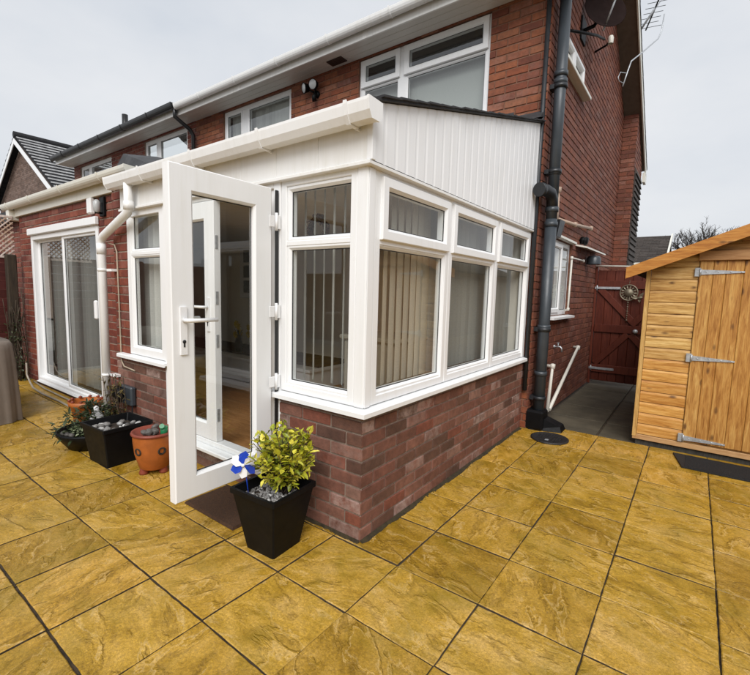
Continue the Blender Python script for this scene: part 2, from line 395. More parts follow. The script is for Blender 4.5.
    def build(s, name, mats, parent=None, org=None, recalc=False):
        if isinstance(mats, str): mats = [mats]
        o0 = ORG.get(parent.name, Vector((0, 0, 0))) if parent else Vector(org or (0, 0, 0))
        me = bpy.data.meshes.new(name)
        me.from_pydata([(x - o0.x, y - o0.y, z - o0.z) for x, y, z in s.v], [], s.f); me.update()
        for k in mats: me.materials.append(MATS[k])
        me.polygons.foreach_set('material_index', s.m); me.polygons.foreach_set('use_smooth', s.sm)
        at = me.attributes.new('rnd', 'FLOAT', 'FACE'); at.data.foreach_set('value', s.r)
        ob = bpy.data.objects.new(name, me); COL.objects.link(ob)
        ORG[ob.name] = o0
        if parent: ob.parent = parent
        else: ob.location = o0
        return ob
ORG = {}
def thing(name, label, cat, loc, group=None):
    o = bpy.data.objects.new(name, None); o.empty_display_size = .1; COL.objects.link(o); o.location = loc
    o['label'] = label; o['category'] = cat
    if group: o['group'] = group
    ORG[o.name] = Vector(loc); return o
def tag(o, label, cat, group=None):
    o['label'] = label; o['category'] = cat
    if group: o['group'] = group
    return o
def struct(o, kind='structure'): o['kind'] = kind; return o
# ---------------------------------------------------------------- brickwork
def subtract(rects, hole):
    out = []; a0, a1, b0, b1 = hole
    for t0, t1, z0, z1 in rects:
        if t1 <= a0 or t0 >= a1 or z1 <= b0 or z0 >= b1: out.append((t0, t1, z0, z1)); continue
        if z0 < b0: out.append((t0, t1, z0, b0))
        if z1 > b1: out.append((t0, t1, b1, z1))
        zz0, zz1 = max(z0, b0), min(z1, b1)
        if t0 < a0: out.append((t0, a0, zz0, zz1))
        if t1 > a1: out.append((a1, t1, zz0, zz1))
    return out
def brickwall(mb, O, U, N, L, z0, z1, holes=(), phase=0, thick=.1, course=.0745, blen=.2245, top=None, joint=.010, gap=.0, mi=(0, 1), z_org=0., ztop=None):
    """bricks at depth 0 (the face), mortar bed 7 mm behind; U runs along the wall, N points out"""
    O, U, N = Vector(O), Vector(U), Vector(N); Z = Vector((0, 0, 1))
    flip = U.cross(Z).dot(N) < 0
    def P(t, z, d): return O + U * t + Z * z + N * d
    def quad(a, b, c, d, r, m):
        q = [a, b, c, d]
        if flip: q.reverse()
        mb.face(q, r, m)
    # mortar bed
    rects = [(0, L, z0, z1)]
    for h in holes: rects = subtract(rects, h)
    for t0, t1, a, b in rects:
        if ztop:      # sloped top: cut into strips under the line
            n = 24
            for i in range(n):
                s0, s1 = t0 + (t1 - t0) * i / n, t0 + (t1 - t0) * (i + 1) / n
                b0, b1 = min(b, ztop(s0)), min(b, ztop(s1))
                if max(b0, b1) <= a: continue
                quad(P(s0, a, -.007), P(s1, a, -.007), P(s1, max(a, b1), -.007), P(s0, max(a, b0), -.007), .5, mi[1])
        else:
            quad(P(t0, a, -.007), P(t1, a, -.007), P(t1, b, -.007), P(t0, b, -.007), .5, mi[1])
    # reveals of openings
    for a0, a1, b0, b1 in holes:
        a0, a1, b0, b1 = max(a0, 0), min(a1, L), max(b0, z0), min(b1, z1)
        for (p, q) in (((a0, b0), (a0, b1)), ((a1, b1), (a1, b0)), ((a0, b1), (a1, b1)), ((a1, b0), (a0, b0))):
            quad(P(*p, -.007), P(*q, -.007), P(*q, -thick), P(*p, -thick), .5, mi[1])
    for e in (.012, L - .012):
        quad(P(e, z0, -.007), P(e, z1 if not ztop else min(z1, ztop(e)), -.007), P(e, z1 if not ztop else min(z1, ztop(e)), -thick), P(e, z0, -thick), .5, mi[1])
    k = int(math.floor((z0 - z_org) / course)); 
    while True:
        c0 = z_org + k * course; c1 = c0 + course
        if c0 >= z1: break
        ph = ((k + phase) % 2) * .5 * blen
        t = -blen + ph
        while t < L:
            b0, b1 = max(t, 0), min(t + blen, L); t += blen
            if b1 - b0 < .006: continue
            ja = joint / 2 if b0 > 0 else 0; jb = joint / 2 if b1 < L else 0
            rr = [(b0 + ja, b1 - jb, max(c0 + joint / 2, z0), min(c1 - joint / 2, z1))]
            for h in holes: rr = subtract(rr, h)
            r = random.random(); d0 = random.uniform(-.0015, .0015)
            for a, b, c, d in rr:
                if b - a < .004 or d - c < .012: continue
                if ztop and d > ztop((a + b) / 2): continue
                e = .0035
                f = [P(a, c, -.008), P(b, c, -.008), P(b, d, -.008), P(a, d, -.008)]
                j = [random.uniform(-.0012, .0012) for _ in range(8)]
                g_ = [P(a + e + j[0], c + e + j[1], d0), P(b - e + j[2], c + e + j[3], d0), P(b - e + j[4], d - e + j[5], d0), P(a + e + j[6], d - e + j[7], d0)]
                if a <= 0: 
                    for q in (0, 3): g_[q] = g_[q] - U * e * .6
                quad(*g_, r, mi[0])
                for q in range(4): quad(f[q], f[(q + 1) % 4], g_[(q + 1) % 4], g_[q], r, mi[0])
        k += 1
# ---------------------------------------------------------------- windows
def frame_prof(w, d0, d1, ch=.005, bead=.014):
    return [(0, d0), (0, d1 - ch), (ch, d1), (w - bead, d1), (w, d1 - bead), (w, d0)]
def make_pane(P, t0, t1, z0, z1, d, parent, mat='glass', gasket=True):
    mb = MB(); mb.face([P(t0, z0, d), P(t1, z0, d), P(t1, z1, d), P(t0, z1, d)]); o = mb.build('pane', mat, parent)
    return o
def gasket_mb(mb, P, t0, t1, z0, z1, d, mi=1, w=.006):
    mb.ring(P, t0 - .001, t1 + .001, z0 - .001, z1 + .001, [(0, d + .003), (w, d + .003), (w, d)], mi=mi)
def window_light(mb, P, t0, t1, z0, z1, w, d0, d1, panes, bead=.014, gd=-.03):
    """one fixed light: ring of frame of width w; remembers its pane"""
    mb.ring(P, t0, t1, z0, z1, frame_prof(w, d0, d1, .004, bead))
    gasket_mb(mb, P, t0 + w, t1 - w, z0 + w, z1 - w, gd)
    panes.append((t0 + w - .004, t1 - w + .004, z0 + w - .004, z1 - w + .004, gd))
def finish_window(mb, parent, P, panes, mats=('upvc', 'gasket'), glass='glass', name='window', label=None):
    o = mb.build(name, list(mats), parent)
    if label: o['label'] = label
    for p in panes: make_pane(P, *p[:4], p[4], o, glass)
    return o
def plane(O, U, N):
    O, U, N = Vector(O), Vector(U), Vector(N)
    return lambda t, z, d: O + U * t + Vector((0, 0, 1)) * z + N * d
# ================================================================ SETTING
XP, YP, X0, Y0 = .4246, .3993, -.157, -.034
mb = MB()
mb.face([(-90, -60, -.10), (60, -60, -.10), (60, 90, -.10), (-90, 90, -.10)])
struct(mb.build('ground', 'ground_far'))
mb = MB()
mb.face([(-9, -6.2, -.010), (4.6, -6.2, -.010), (4.6, 2.9, -.010), (-9, 2.9, -.010)])
rnd = random.Random(3)
for i in range(-21, 12):
    for j in range(-15, 8):
        x0, x1 = X0 + i * XP, X0 + (i + 1) * XP; y0, y1 = Y0 + j * YP, Y0 + (j + 1) * YP
        y1 = min(y1, 2.895)
        if y1 - y0 < .04 or y0 < -6.1: continue
        if x1 < 0 and y0 > .45: continue
        gp = .0022 + abs(rnd.gauss(0, .0007))
        zt = rnd.uniform(-.0015, .0015); tx, ty = rnd.uniform(-.002, .002), rnd.uniform(-.002, .002)
        jx, jy = rnd.uniform(-.0015, .0015), rnd.uniform(-.0015, .0015)
        xa, xb, ya, yb = x0 + gp + jx, x1 - gp + jx, y0 + gp + .0013 + jy, y1 - gp - .0013 + jy
        n = 12
        # wobbling cast edges: outline with small random steps
        def edge(p, q, nx, ny):
            out = []
            for k in range(n):
                f = k / n; w = rnd.uniform(-.0012, .0016) if k else 0
                out.append((p[0] + (q[0] - p[0]) * f + nx * w, p[1] + (q[1] - p[1]) * f + ny * w))
            return out
        ol = edge((xa, ya), (xb, ya), 0, 1) + edge((xb, ya), (xb, yb), -1, 0) + edge((xb, yb), (xa, yb), 0, -1) + edge((xa, yb), (xa, ya), 1, 0)
        cx, cy = (xa + xb) / 2, (ya + yb) / 2
        def zz(x, y): return zt + tx * (x - cx) / .2 + ty * (y - cy) / .2
        inn = [(x + (cx - x) * .018, y + (cy - y) * .018) for x, y in ol]
        top = [(x, y, zz(x, y)) for x, y in inn]; rim = [(x, y, zz(x, y) - .003) for x, y in ol]; low = [(x, y, -.022) for x, y in ol]
        mb.face(top, mi=1)
        m = len(ol)
        for k in range(m):
            l = (k + 1) % m
            mb.face([rim[k], rim[l], top[l], top[k]], mi=1); mb.face([low[k], low[l], rim[l], rim[k]], mi=0)
struct(mb.build('patio_paving', ['joint_bed', 'riven_slab']))
# moss strips in the joints (ground cover)
mb = MB(); rm = random.Random(11)
for q in range(1500):
    if rm.random() < .6:
        x = X0 + rm.randint(-2, 5) * XP + rm.gauss(0, .003); y = rm.uniform(-1.7, 2.8)
    else:
        y = Y0 + rm.randint(-4, 6) * YP + rm.gauss(0, .003); x = rm.uniform(-2.2, 2.0)
    if x < .03 and y > -.02: continue
    r = rm.uniform(.002, .0045)
    mb.lathe([(r, 0), (r * .7, r * .5), (0, r * .7)], (x, y, -.0095), seg=6)
for q in range(260):      # dirt and moss gathered along the foot of the walls
    if rm.random() < .72: x, y = abs(rm.gauss(0, .009)) + .004, rm.uniform(0, 2.6)
    else: x, y = rm.uniform(-.62, .02), -abs(rm.gauss(0, .009)) - .004
    r = rm.uniform(.003, .008)
    mb.lathe([(r, 0), (r * .8, r * .4), (0, r * .6)], (x, y, -.002), seg=6)
def fillet(P0, D, Nn, L):
    k = 0.; prev = None; w0 = .011
    while k <= L:
        w0 = max(.004, min(.020, w0 + rm.gauss(0, .0028))); w_ = w0; a_ = Vector(P0) + Vector(D) * k
        cur = (a_ + Vector((0, 0, .012)), a_ + Vector(Nn) * w_ * .6 + Vector((0, 0, .007)), a_ + Vector(Nn) * w_ * 1.6 + Vector((0, 0, .0005)))
        if prev:
            mb.face([prev[1], cur[1], cur[0], prev[0]]); mb.face([prev[2], cur[2], cur[1], prev[1]])
        prev = cur; k += .022
fillet((.001, 0, 0), (0, 1, 0), (1, 0, 0), 2.62); fillet((0, -.001, 0), (-1, 0, 0), (0, -1, 0), .66)
struct(mb.build('moss', 'moss'), 'stuff')
# passage
mb = MB(); mb.face([(-.2, 2.9, -.035), (4.6, 2.9, -.035), (4.6, 9.5, -.035), (-.2, 9.5, -.035)], mi=1)
for xa, xb in ((.075, .655), (.675, 1.25)):
    y = 2.905
    while y < 8.6:
        mb.box(xa, xb, y, y + .60, -.04, -.016 + random.uniform(-.003, .003), ch=.004); y += .615
struct(mb.build('passage_paving', ['concrete', 'joint_bed']))
# ================================================================ MAIN HOUSE
HX, HY = .06, 2.65
SOF, RIDGE_Y, RS = 4.20, 5.05, .60
def roofz(y): return 4.285 + RS * (min(y, 2 * RIDGE_Y - y) - 2.2)
house = thing('brick_house', 'red brick two storey house with white window frames behind the conservatory', 'house', (-2.5, HY, 0))
XL = -5.86
mb = MB()
BIG = (-2.25, -.54, 3.20, 4.185); W2 = (-5.08, -3.47, 3.20, 4.175)
holes = [(a - XL, b - XL, c, d) for a, b, c, d in (BIG, W2)]
brickwall(mb, (XL, HY, 0), (1, 0, 0), (0, -1, 0), HX - XL, 2.2, 4.3, holes, 0)
# strip of the rear wall seen beside the conservatory, down to the ground
brickwall(mb, (-.10, HY + .003, 0), (1, 0, 0), (0, -1, 0), HX + .10, 0, 2.2, (), 0)
mb.build('rear_wall', ['brick_house', 'mortar_house'], house)
mb = MB()
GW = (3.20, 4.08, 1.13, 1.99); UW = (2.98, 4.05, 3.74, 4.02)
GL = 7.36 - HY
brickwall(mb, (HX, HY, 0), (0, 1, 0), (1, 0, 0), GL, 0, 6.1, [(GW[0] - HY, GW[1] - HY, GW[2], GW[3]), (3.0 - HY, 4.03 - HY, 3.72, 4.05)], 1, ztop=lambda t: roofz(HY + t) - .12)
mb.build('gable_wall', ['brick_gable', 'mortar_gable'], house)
mb = MB()
brickwall(mb, (HX + .002, 7.22, 0), (1, 0, 0), (0, -1, 0), .222, 0, 4.9, (), 0, ztop=lambda t: 4.62)
brickwall(mb, (HX + .224, 7.22, 0), (0, 1, 0), (1, 0, 0), 1.1, 0, 4.5, (), 1, ztop=lambda t: roofz(7.22 + t) - .14)
mb.build('front_pier', ['brick_gable', 'mortar_gable'], house)
# hung tiles on the street face, seen edge on past the pier
mb = MB()
for k in range(19):
    z = 1.75 + k * .1
    mb.hexa([(.286, 7.30, z), (.322, 7.30, z), (.322, 8.2, z), (.286, 8.2, z), (.286, 7.30, z + .1), (.298, 7.30, z + .1), (.298, 8.2, z + .1), (.286, 8.2, z + .1)], random.random())
mb.build('tile_hanging', 'tile_brown', house)
# roof: two slopes of tile courses
def roof_slopes(x0, x1, ye, yr, z_of, mat, parent, name='roof', n=14, yfront=None):
    mb = MB()
    for side in (0, 1):
        yend = ye if side == 0 else yfront
        for k in range(n):
            a = yend + (yr - yend) * k / n; b = yend + (yr - yend) * (k + 1.15) / n
            if side == 0: b = min(b, yr)
            else: b = max(b, yr)
            za, zb = z_of(a) + .035, z_of(b) + .012
            mb.hexa([(x0, a, za - .045), (x1, a, za - .045), (x1, b, zb - .045), (x0, b, zb - .045), (x0, a, za), (x1, a, za), (x1, b, zb), (x0, b, zb)], random.random())
    return mb.build(name, mat, parent)
roof_slopes(XL, .352, 2.235, RIDGE_Y, roofz, 'roof_edge', house, yfront=8.55)
# gable verge: barge board and verge soffit
mb = MB()
for ya, yb in ((2.16, RIDGE_Y), (RIDGE_Y, 8.5)):
    za, zb = roofz(ya) - .012, roofz(yb) - .012
    mb.hexa([(.325, ya, za - .16), (.345, ya, za - .16), (.345, yb, zb - .16), (.325, yb, zb - .16), (.325, ya, za), (.345, ya, za), (.345, yb, zb), (.325, yb, zb)])
mb.box(.30, .345, 8.35, 8.62, 3.62, 3.80)
mb.build('barge_board', 'upvc_cream', house)
mb = MB()
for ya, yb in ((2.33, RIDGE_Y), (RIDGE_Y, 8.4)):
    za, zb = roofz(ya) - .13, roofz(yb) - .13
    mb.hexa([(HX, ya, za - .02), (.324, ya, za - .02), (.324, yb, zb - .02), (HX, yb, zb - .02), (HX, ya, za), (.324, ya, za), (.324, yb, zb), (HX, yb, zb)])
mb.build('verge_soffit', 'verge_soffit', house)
# eaves
mb = MB()
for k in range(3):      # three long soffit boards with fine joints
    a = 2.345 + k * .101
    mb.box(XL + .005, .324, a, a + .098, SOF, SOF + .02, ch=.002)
so = mb.build('soffit', 'soffit', house)
mb = MB(); mb.box(-2.62, -2.38, 2.46, 2.58, SOF - .012, SOF - .001)
for k in range(6): mb.box(-2.605, -2.395, 2.468 + k * .018, 2.476 + k * .018, SOF - .02, SOF - .012)
mb.build('soffit_vent', 'brown_box', house)
mb = MB(); mb.box(XL + .005, .324, 2.318, 2.342, SOF - .015, SOF + .135, ch=.004)
for x in (-4.2, -1.9): mb.box(x - .03, x + .03, 2.312, 2.318, SOF - .017, SOF + .137, ch=.003)
mb.build('fascia', 'fascia_white', house)
def gutter_profile(y, z, w, h, kind='square'):
    """section in (y,z): y = back edge, front toward -y, z = top"""
    o = []
    if kind == 'square':
        pts = [(0, 0), (0, -h * .75), (-w * .2, -h), (-w * .75, -h), (-w * .93, -h * .62), (-w, -h * .12), (-w, 0.004), (-w + .012, .004), (-w + .012, -.012), (-w * .86, -h * .55), (-w * .7, -h * .86), (-w * .22, -h * .86), (-.012, -h * .7), (-.012, 0)]
    else:
        pts = [(0, 0)] + [(-w / 2 + w / 2 * math.cos(a), -h * math.sin(a)) for a in [math.pi * k / 10 for k in range(1, 10)]] + [(-w, 0), (-w, .006), (-w + .012, .006), (-w + .012, -.004)]
        pts += [(-w / 2 - (w / 2 - .012) * math.cos(a), -(h - .01) * math.sin(a)) for a in [math.pi * k / 10 for k in range(1, 10)]] + [(-.012, 0)]
    return [(y + a, z + b) for a, b in pts]
def gutter(x0, x1, y, z, w, h, mat, parent, kind='round', brackets=(), endcaps=True, mat2=None):
    mb = MB(); pr_ = gutter_profile(y, z, w, h, kind); n = len(pr_)
    i = len(mb.v)
    for k in range(n):
        a, b = pr_[k], pr_[(k + 1) % n]
        mb.face([(x0, *a), (x1, *a), (x1, *b), (x0, *b)], smooth=(kind == 'round'))
    if endcaps:
        m_ = n // 2 + (0 if kind == 'square' else 1)
        outer = pr_[:7] if kind == 'square' else pr_[:12]
        cy = sum(a[0] for a in outer) / len(outer); cz = sum(a[1] for a in outer) / len(outer)
        big = [(cy + (a - cy) * 1.06, cz + (b - cz) * 1.06) for a, b in outer]
        for e in (x0, x1):
            s_ = -1 if e == x0 else 1
            mb.prism(big, 0, e - .004 * s_, e + .006 * s_)
    g = mb.build('gutter', mat, parent)
    for bx in brackets:
        mb = MB(); outer = pr_[:7] if kind == 'square' else pr_[:12]
        cy = sum(a[0] for a in outer) / len(outer); cz = sum(a[1] for a in outer) / len(outer)
        lo = [(cy + (a - cy) * 1.02, cz + (b - cz) * 1.02) for a, b in outer]; hi = [(cy + (a - cy) * 1.14, cz + (b - cz) * 1.16) for a, b in outer]
        hw = .011
        for k in range(len(lo) - 1):
            mb.hexa([(bx - hw, *lo[k]), (bx + hw, *lo[k]), (bx + hw, *lo[k + 1]), (bx - hw, *lo[k + 1]), (bx - hw, *hi[k]), (bx + hw, *hi[k]), (bx + hw, *hi[k + 1]), (bx - hw, *hi[k + 1])])
        if kind == 'square': mb.box(bx - .006, bx + .006, y - w * .2, y + .055, z - h * 1.14, z - h * 1.02)
        mb.build('gutter_bracket', mat2 or mat, g)
    return g
gutter(XL + .06, .36, 2.312, SOF + .125, .105, .075, 'gutter_white', house, 'round', [-.6 - k * .9 for k in range(6)])
# upstairs windows
PR = plane((0, HY, 0), (1, 0, 0), (0, -1, 0))
def up_window(x0, x1, z0, z1, xm0, xm1, top_sash, parent, label):
    mb = MB(); panes = []
    d1 = -.035
    # outer frame + mullion
    mb.ring(PR, x0, x1, z0, z1, frame_prof(.05, -.10, d1, .004, .006))
    mb.box(xm0, xm1, HY + .037, HY + .10, z0 + .05, z1 - .05, ch=.003)
    for a, b in ((x0 + .045, xm0 + .002), (xm1 - .002, x1 - .045)):
        if top_sash:
            zt = z0 + (z1 - z0) * .665
            window_light(mb, P=PR, t0=a - .018, t1=b + .018, z0=zt, z1=z1 - .012, w=.068, d0=-.08, d1=-.012, panes=panes, gd=-.03)
            window_light(mb, PR, a, b, z0 + .045, zt - .004, .026, -.09, -.04, panes, .012, gd=-.062)
        else:
            window_light(mb, PR, a, b, z0 + .045, z1 - .045, .03, -.09, -.03, panes, .012, gd=-.055)
    o = finish_window(mb, parent, PR, panes, glass='glass_up', label=label)
    mb = MB(); mb.prism([(HY - .05, z0 - .035), (HY + .06, z0 - .035), (HY + .06, z0), (HY - .05, z0 - .012)], 0, x0 - .03, x1 + .03); mb.build('sill', 'upvc', o)
    return o
up_window(*BIG, -1.67, -1.57, True, house, 'large white framed upstairs window with top opening lights')
up_window(*W2, -4.63, -4.48, False, house, 'upstairs window partly hidden behind the conservatory gutter')
def blind(x0, x1, y, z0, z1, n, mat, ang, parent, rail=True, name='vertical_blind', axis='x', seed=0, width=.089, jit=4):
    """vertical blind: n slats along x (or y), turned by ang degrees; one mesh, head rail as sub-part"""
    r_ = random.Random(seed); mb = MB()
    for k in range(n):
        c = x0 + (x1 - x0) * (k + .5) / n; a = RAD((ang(k / n) if callable(ang) else ang) + r_.uniform(-jit, jit)); w = width / 2
        ca, sa = math.cos(a) * w, math.sin(a) * w
        if axis == 'x': A, B = (c - ca, y - sa), (c + ca, y + sa); nn = (-sa, ca)
        else: A, B = (y - sa, c - ca), (y + sa, c + ca); nn = (ca, -sa)
        sec = []
        for q in range(6):
            f = -1 + 2 * q / 5; bow = .007 * (1 - f * f)
            mx_, my_ = ((c + (B[0] - c) * f, y + (B[1] - y) * f) if axis == 'x' else (y + (B[0] - y) * f, c + (B[1] - c) * f))
            sec.append((mx_ + nn[0] / w * bow, my_ + nn[1] / w * bow))
        r0 = r_.random()
        for P_, Q_ in zip(sec, sec[1:]): mb.face([(*P_, z0), (*Q_, z0), (*Q_, z1), (*P_, z1)], r0, 0, True)
        for s2 in (z0, z1 - .03):      # weighted hem and hanger
            for P_, Q_ in zip(sec, sec[1:]): mb.face([(P_[0] - nn[0] / w * .001, P_[1] - nn[1] / w * .001, s2), (Q_[0] - nn[0] / w * .001, Q_[1] - nn[1] / w * .001, s2), (Q_[0] - nn[0] / w * .001, Q_[1] - nn[1] / w * .001, s2 + .03), (P_[0] - nn[0] / w * .001, P_[1] - nn[1] / w * .001, s2 + .03)], (r0 + .3) % 1)
    o = mb.build(name, mat, parent)
    if rail:
        mb = MB()
        if axis == 'x': mb.box(x0, x1, y - .02, y + .02, z1, z1 + .035, ch=.003)
        else: mb.box(y - .02, y + .02, x0, x1, z1, z1 + .035, ch=.003)
        mb.build('head_rail', 'white_plastic', o)
    return o
mb = MB(); mb.box(-2.2, -.6, HY + .16, HY + .165, 3.18, 3.86); mb.box(-2.2, -.6, HY + .15, HY + .175, 3.855, 3.885)  # pale sheet added behind the glass to stand for reflected sky
tag(mb.build('reflection_sheet', 'slat_white', None, (-1.4, HY + .16, 3.18)), 'pale sheet added behind the large upstairs window as its sky reflection', 'blind')
b_ = blind(-5.02, -3.52, HY + .16, 3.18, 4.13, 20, 'slat_white', 14, None, name='vertical_blind', seed=3)
tag(b_, 'pale vertical blind hanging behind the upstairs window over the gutter middle', 'blind', 'vertical blinds behind the windows')
# side windows of the house
PS = plane((HX, 0, 0), (0, 1, 0), (1, 0, 0))
mb = MB(); panes = []
y0, y1, z0, z1 = GW
mb.ring(PS, y0, y1, z0, z1, frame_prof(.045, -.10, -.03, .004, .006))
ym = y0 + .50
window_light(mb, PS, y0 + .035, ym, z0 + .035, z1 - .035, .055, -.08, -.012, panes)
window_light(mb, PS, ym + .002, y1 - .035, z0 + .035, z1 - .035, .03, -.09, -.03, panes)
o = finish_window(mb, house, PS, panes, label='small side window low on the gable wall beside the black soil pipe')
mb = MB(); mb.prism([(HX - .04, z0 - .035), (HX + .075, z0 - .035), (HX + .075, z0 - .012), (HX - .04, z0)], 1, y0 - .04, y1 + .06)
for i, v in enumerate(mb.v): pass
mb.v = [(v[0], v[1], v[2]) for v in mb.v]
mb.build('sill', 'upvc', o)
mb = MB(); mb.box(HX - .02, HX + .05, y0 - .03, y1 + .02, z1 + .003, z1 + .033, ch=.004); mb.build('drip_head', 'upvc_cream', o)
b_ = blind(y0 + .05, y1 - .05, HX - .15, z0 + .02, z1 - .05, 10, 'slat_white', 25, None, axis='y', seed=5)
tag(b_, 'white vertical blind inside the low side window past the soil pipe', 'blind', 'vertical blinds behind the windows')
mb = MB(); panes = []
y0, y1, z0, z1 = 3.0, 4.03, 3.72, 4.05
mb.ring(PS, y0, y1, z0, z1, frame_prof(.045, -.10, .0, .004, .006))
window_light(mb, PS, y0 + .04, y0 + .50, z0 + .04, z1 - .04, .05, -.08, .02, panes); window_light(mb, PS, y0 + .51, y1 - .04, z0 + .04, z1 - .04, .05, -.08, .02, panes)
o = finish_window(mb, house, PS, panes, label='slim white window high on the gable wall')
mb = MB(); mb.box(HX - .05, HX + .09, y0 - .05, y1 + .06, z0 - .04, z0 - .002, ch=.005); mb.build('sill', 'upvc_cream', o)
# soil pipe
PX, PY = HX + .085, HY + .095
mb = MB()
mb.tube([(PX, PY, 0.10), (PX, PY, 2.10)], .055, 20)
mb.tube([(PX, PY, 2.10), (PX, PY, 4.18)], .052, 20)
mb.tube([(PX, PY, 4.18), (PX, PY - .08, 4.30), (PX - .02, PY - .28, 4.34)], .052, 16)
soil = mb.build('soil_pipe', 'pipe_grey', house)
for z in (.55, 1.02, 2.03, 2.17, 2.52, 3.35, 3.42): mb = MB(); mb.tube([(PX, PY, z), (PX, PY, z + .045)], .062, 20); mb.build('pipe_collar', 'pipe_grey', soil)
for z in (.32, 1.02, 2.55, 3.33):
    mb = MB(); mb.tube([(PX, PY, z - .018), (PX, PY, z + .018)], .066, 20); mb.box(HX + .002, PX, PY - .05, PY + .05, z - .02, z + .02); mb.build('pipe_clip', 'pipe_dark', soil)
# swept branch that comes out of the cladding side and turns down
mb = MB()
cx, cy, cz = PX, PY - .02, 2.24
pts = [(.10, 2.48, 2.34), (.125, 2.56, 2.345), (.15, 2.64, 2.33), (PX + .005, PY - .03, 2.29), (PX, PY, 2.20)]
mb.tube(pts, .055, 18)
mb.tube([(.095, 2.46, 2.335), (.108, 2.51, 2.342)], .063, 18)
mb.build('branch_elbow', 'pipe_dark', soil)
mb = MB()      # the shoe at the foot
mb.box(PX - .105, PX + .075, PY - .10, PY + .10, 0.0, .20, ch=.02)
mb.hexa([(PX - .06, PY - .10, .0), (PX + .24, PY - .02, .0), (PX + .24, PY + .16, .0), (PX - .06, PY + .10, .0), (PX - .06, PY - .09, .17), (PX + .22, PY, .055), (PX + .22, PY + .14, .055), (PX - .06, PY + .09, .17)])
mb.build('pipe_shoe', 'black_plastic', soil)
mb = MB(); mb.tube([(HX + .02, HY + .17, .05), (HX + .02, HY + .17, 4.1)], .010, 8); mb.build('cable_run', 'pipe_dark', house)
mb = MB(); mb.tube([(HX - .028, HY - .03, .4), (HX - .028, HY - .03, 4.19)], .022, 8); mb.build('cable_run', 'pipe_dark', house)  # cable thickened and carried to the soffit as the shadow strip beside the pipe
# waste pipes
def wpath(parent, pts, r, mat, name='waste_pipe'):
    mb = MB(); mb.tube(pts, r, 10)
    for p in pts[1:-1]: mb.lathe([(r * .2, -r * 1.6), (r * 1.35, -r * 1.2), (r * 1.35, r * 1.2), (r * .2, r * 1.6)], p, 10)
    return mb.build(name, mat, parent)
wpath(house, [(HX, 2.99, 2.43), (.13, 2.99, 2.43), (.13, 2.99, 2.05)], .022, 'pipe_beige')
mb = MB(); mb.hexa([(HX, 2.90, 1.93), (.17, 2.90, 1.96), (.17, 3.05, 1.96), (HX, 3.05, 1.93), (HX, 2.88, 2.12), (.20, 2.88, 2.12), (.20, 3.07, 2.12), (HX, 3.07, 2.12)]); mb.build('hopper_head', 'pipe_dark', house)
wpath(house, [(.12, 3.05, 2.15), (.11, 3.9, 2.21), (.11, 4.85, 2.29), (HX, 4.86, 2.29)], .020, 'pipe_beige')
wpath(house, [(HX, 3.30, .57), (.12, 3.30, .57), (.13, 3.15, .08)], .021, 'pipe_white')
wpath(house, [(HX, 4.58, .67), (.12, 4.56, .67), (.14, 3.20, .10)], .020, 'pipe_white')
wpath(house, [(HX, 4.60, 1.83), (.10, 4.58, 1.83), (.10, 3.92, 1.82), (.10, 3.92, 1.20), (HX, 3.92, 1.18)], .013, 'pipe_white')
mb = MB(); mb.tube([(HX, 4.5, 2.10), (HX + .06, 4.5, 2.08)], .045, 12); mb.lathe([(.06, 0), (.05, .03), (.0, .035)], (HX + .06, 4.5, 2.08), 12, (1, 0, -.2)); mb.build('flue_vent', 'black_plastic', house)
# small lean-to hood on the side wall
mb = MB(); mb.hexa([(HX, 4.25, 2.0), (.20, 4.25, 1.965), (.20, 5.6, 1.985), (HX, 5.6, 2.02), (HX, 4.25, 2.02), (.20, 4.25, 1.985), (.20, 5.6, 2.005), (HX, 5.6, 2.04)])
h = mb.build('side_hood', 'upvc_cream', house)
mb = MB(); mb.lathe([(.09, -.05), (.09, .03), (.07, .06), (0, .07)], (.16, 4.95, 1.86), 20); mb.build('vent_cowl', 'pipe_grey', h)
# tap
t = thing('garden_tap', 'small chrome outside tap on the side wall above the white waste pipes', 'tap', (HX, 3.54, .77))
mb = MB(); mb.tube([(HX, 3.54, .77), (HX + .07, 3.54, .77), (HX + .085, 3.54, .755), (HX + .09, 3.54, .71)], .011, 10); mb.lathe([(.02, 0), (.02, .012), (.0, .012)], (HX, 3.54, .77), 14, (1, 0, 0)); mb.build('spout', 'steel', t)
mb = MB(); mb.tube([(HX + .045, 3.54, .775), (HX + .045, 3.54, .81)], .009, 8); mb.bar((HX + .045, 3.50, .815), (HX + .045, 3.58, .815), .012, .012); mb.build('handle', 'steel', t)
# floodlight under the eaves
t = thing('security_light', 'twin round floodlight fixed to the brick between the upstairs windows', 'outdoor light', (-2.98, HY, 3.98))
mb = MB(); mb.lathe([(.045, 0), (.045, .03), (.02, .04), (0, .04)], (-2.95, HY, 3.95), 16, (0, -1, 0)); mb.tube([(-2.95, HY - .03, 3.95), (-2.95, HY - .07, 3.90), (-2.95, HY - .06, 3.85)], .03, 10); mb.build('bracket', 'black_plastic', t)
for x, z, dx in ((-3.09, 4.03, -.4), (-2.93, 4.04, .15)):
    mb = MB(); ax = Vector((dx, -1, -.25)); c = (x, HY - .11, z)
    mb.tube([(-2.95, HY - .04, 3.96), (x, HY - .07, z)], .012, 8)
    mb.lathe([(.02, -.07), (.05, -.05), (.062, 0), (.066, .012), (.06, .015)], c, 20, ax); l = mb.build('lamp_head', 'black_plastic', t)
    mb = MB(); mb.lathe([(.06, .008), (.04, .02), (0, .024)], c, 20, ax); mb.build('lens', 'lamp_lens', l)
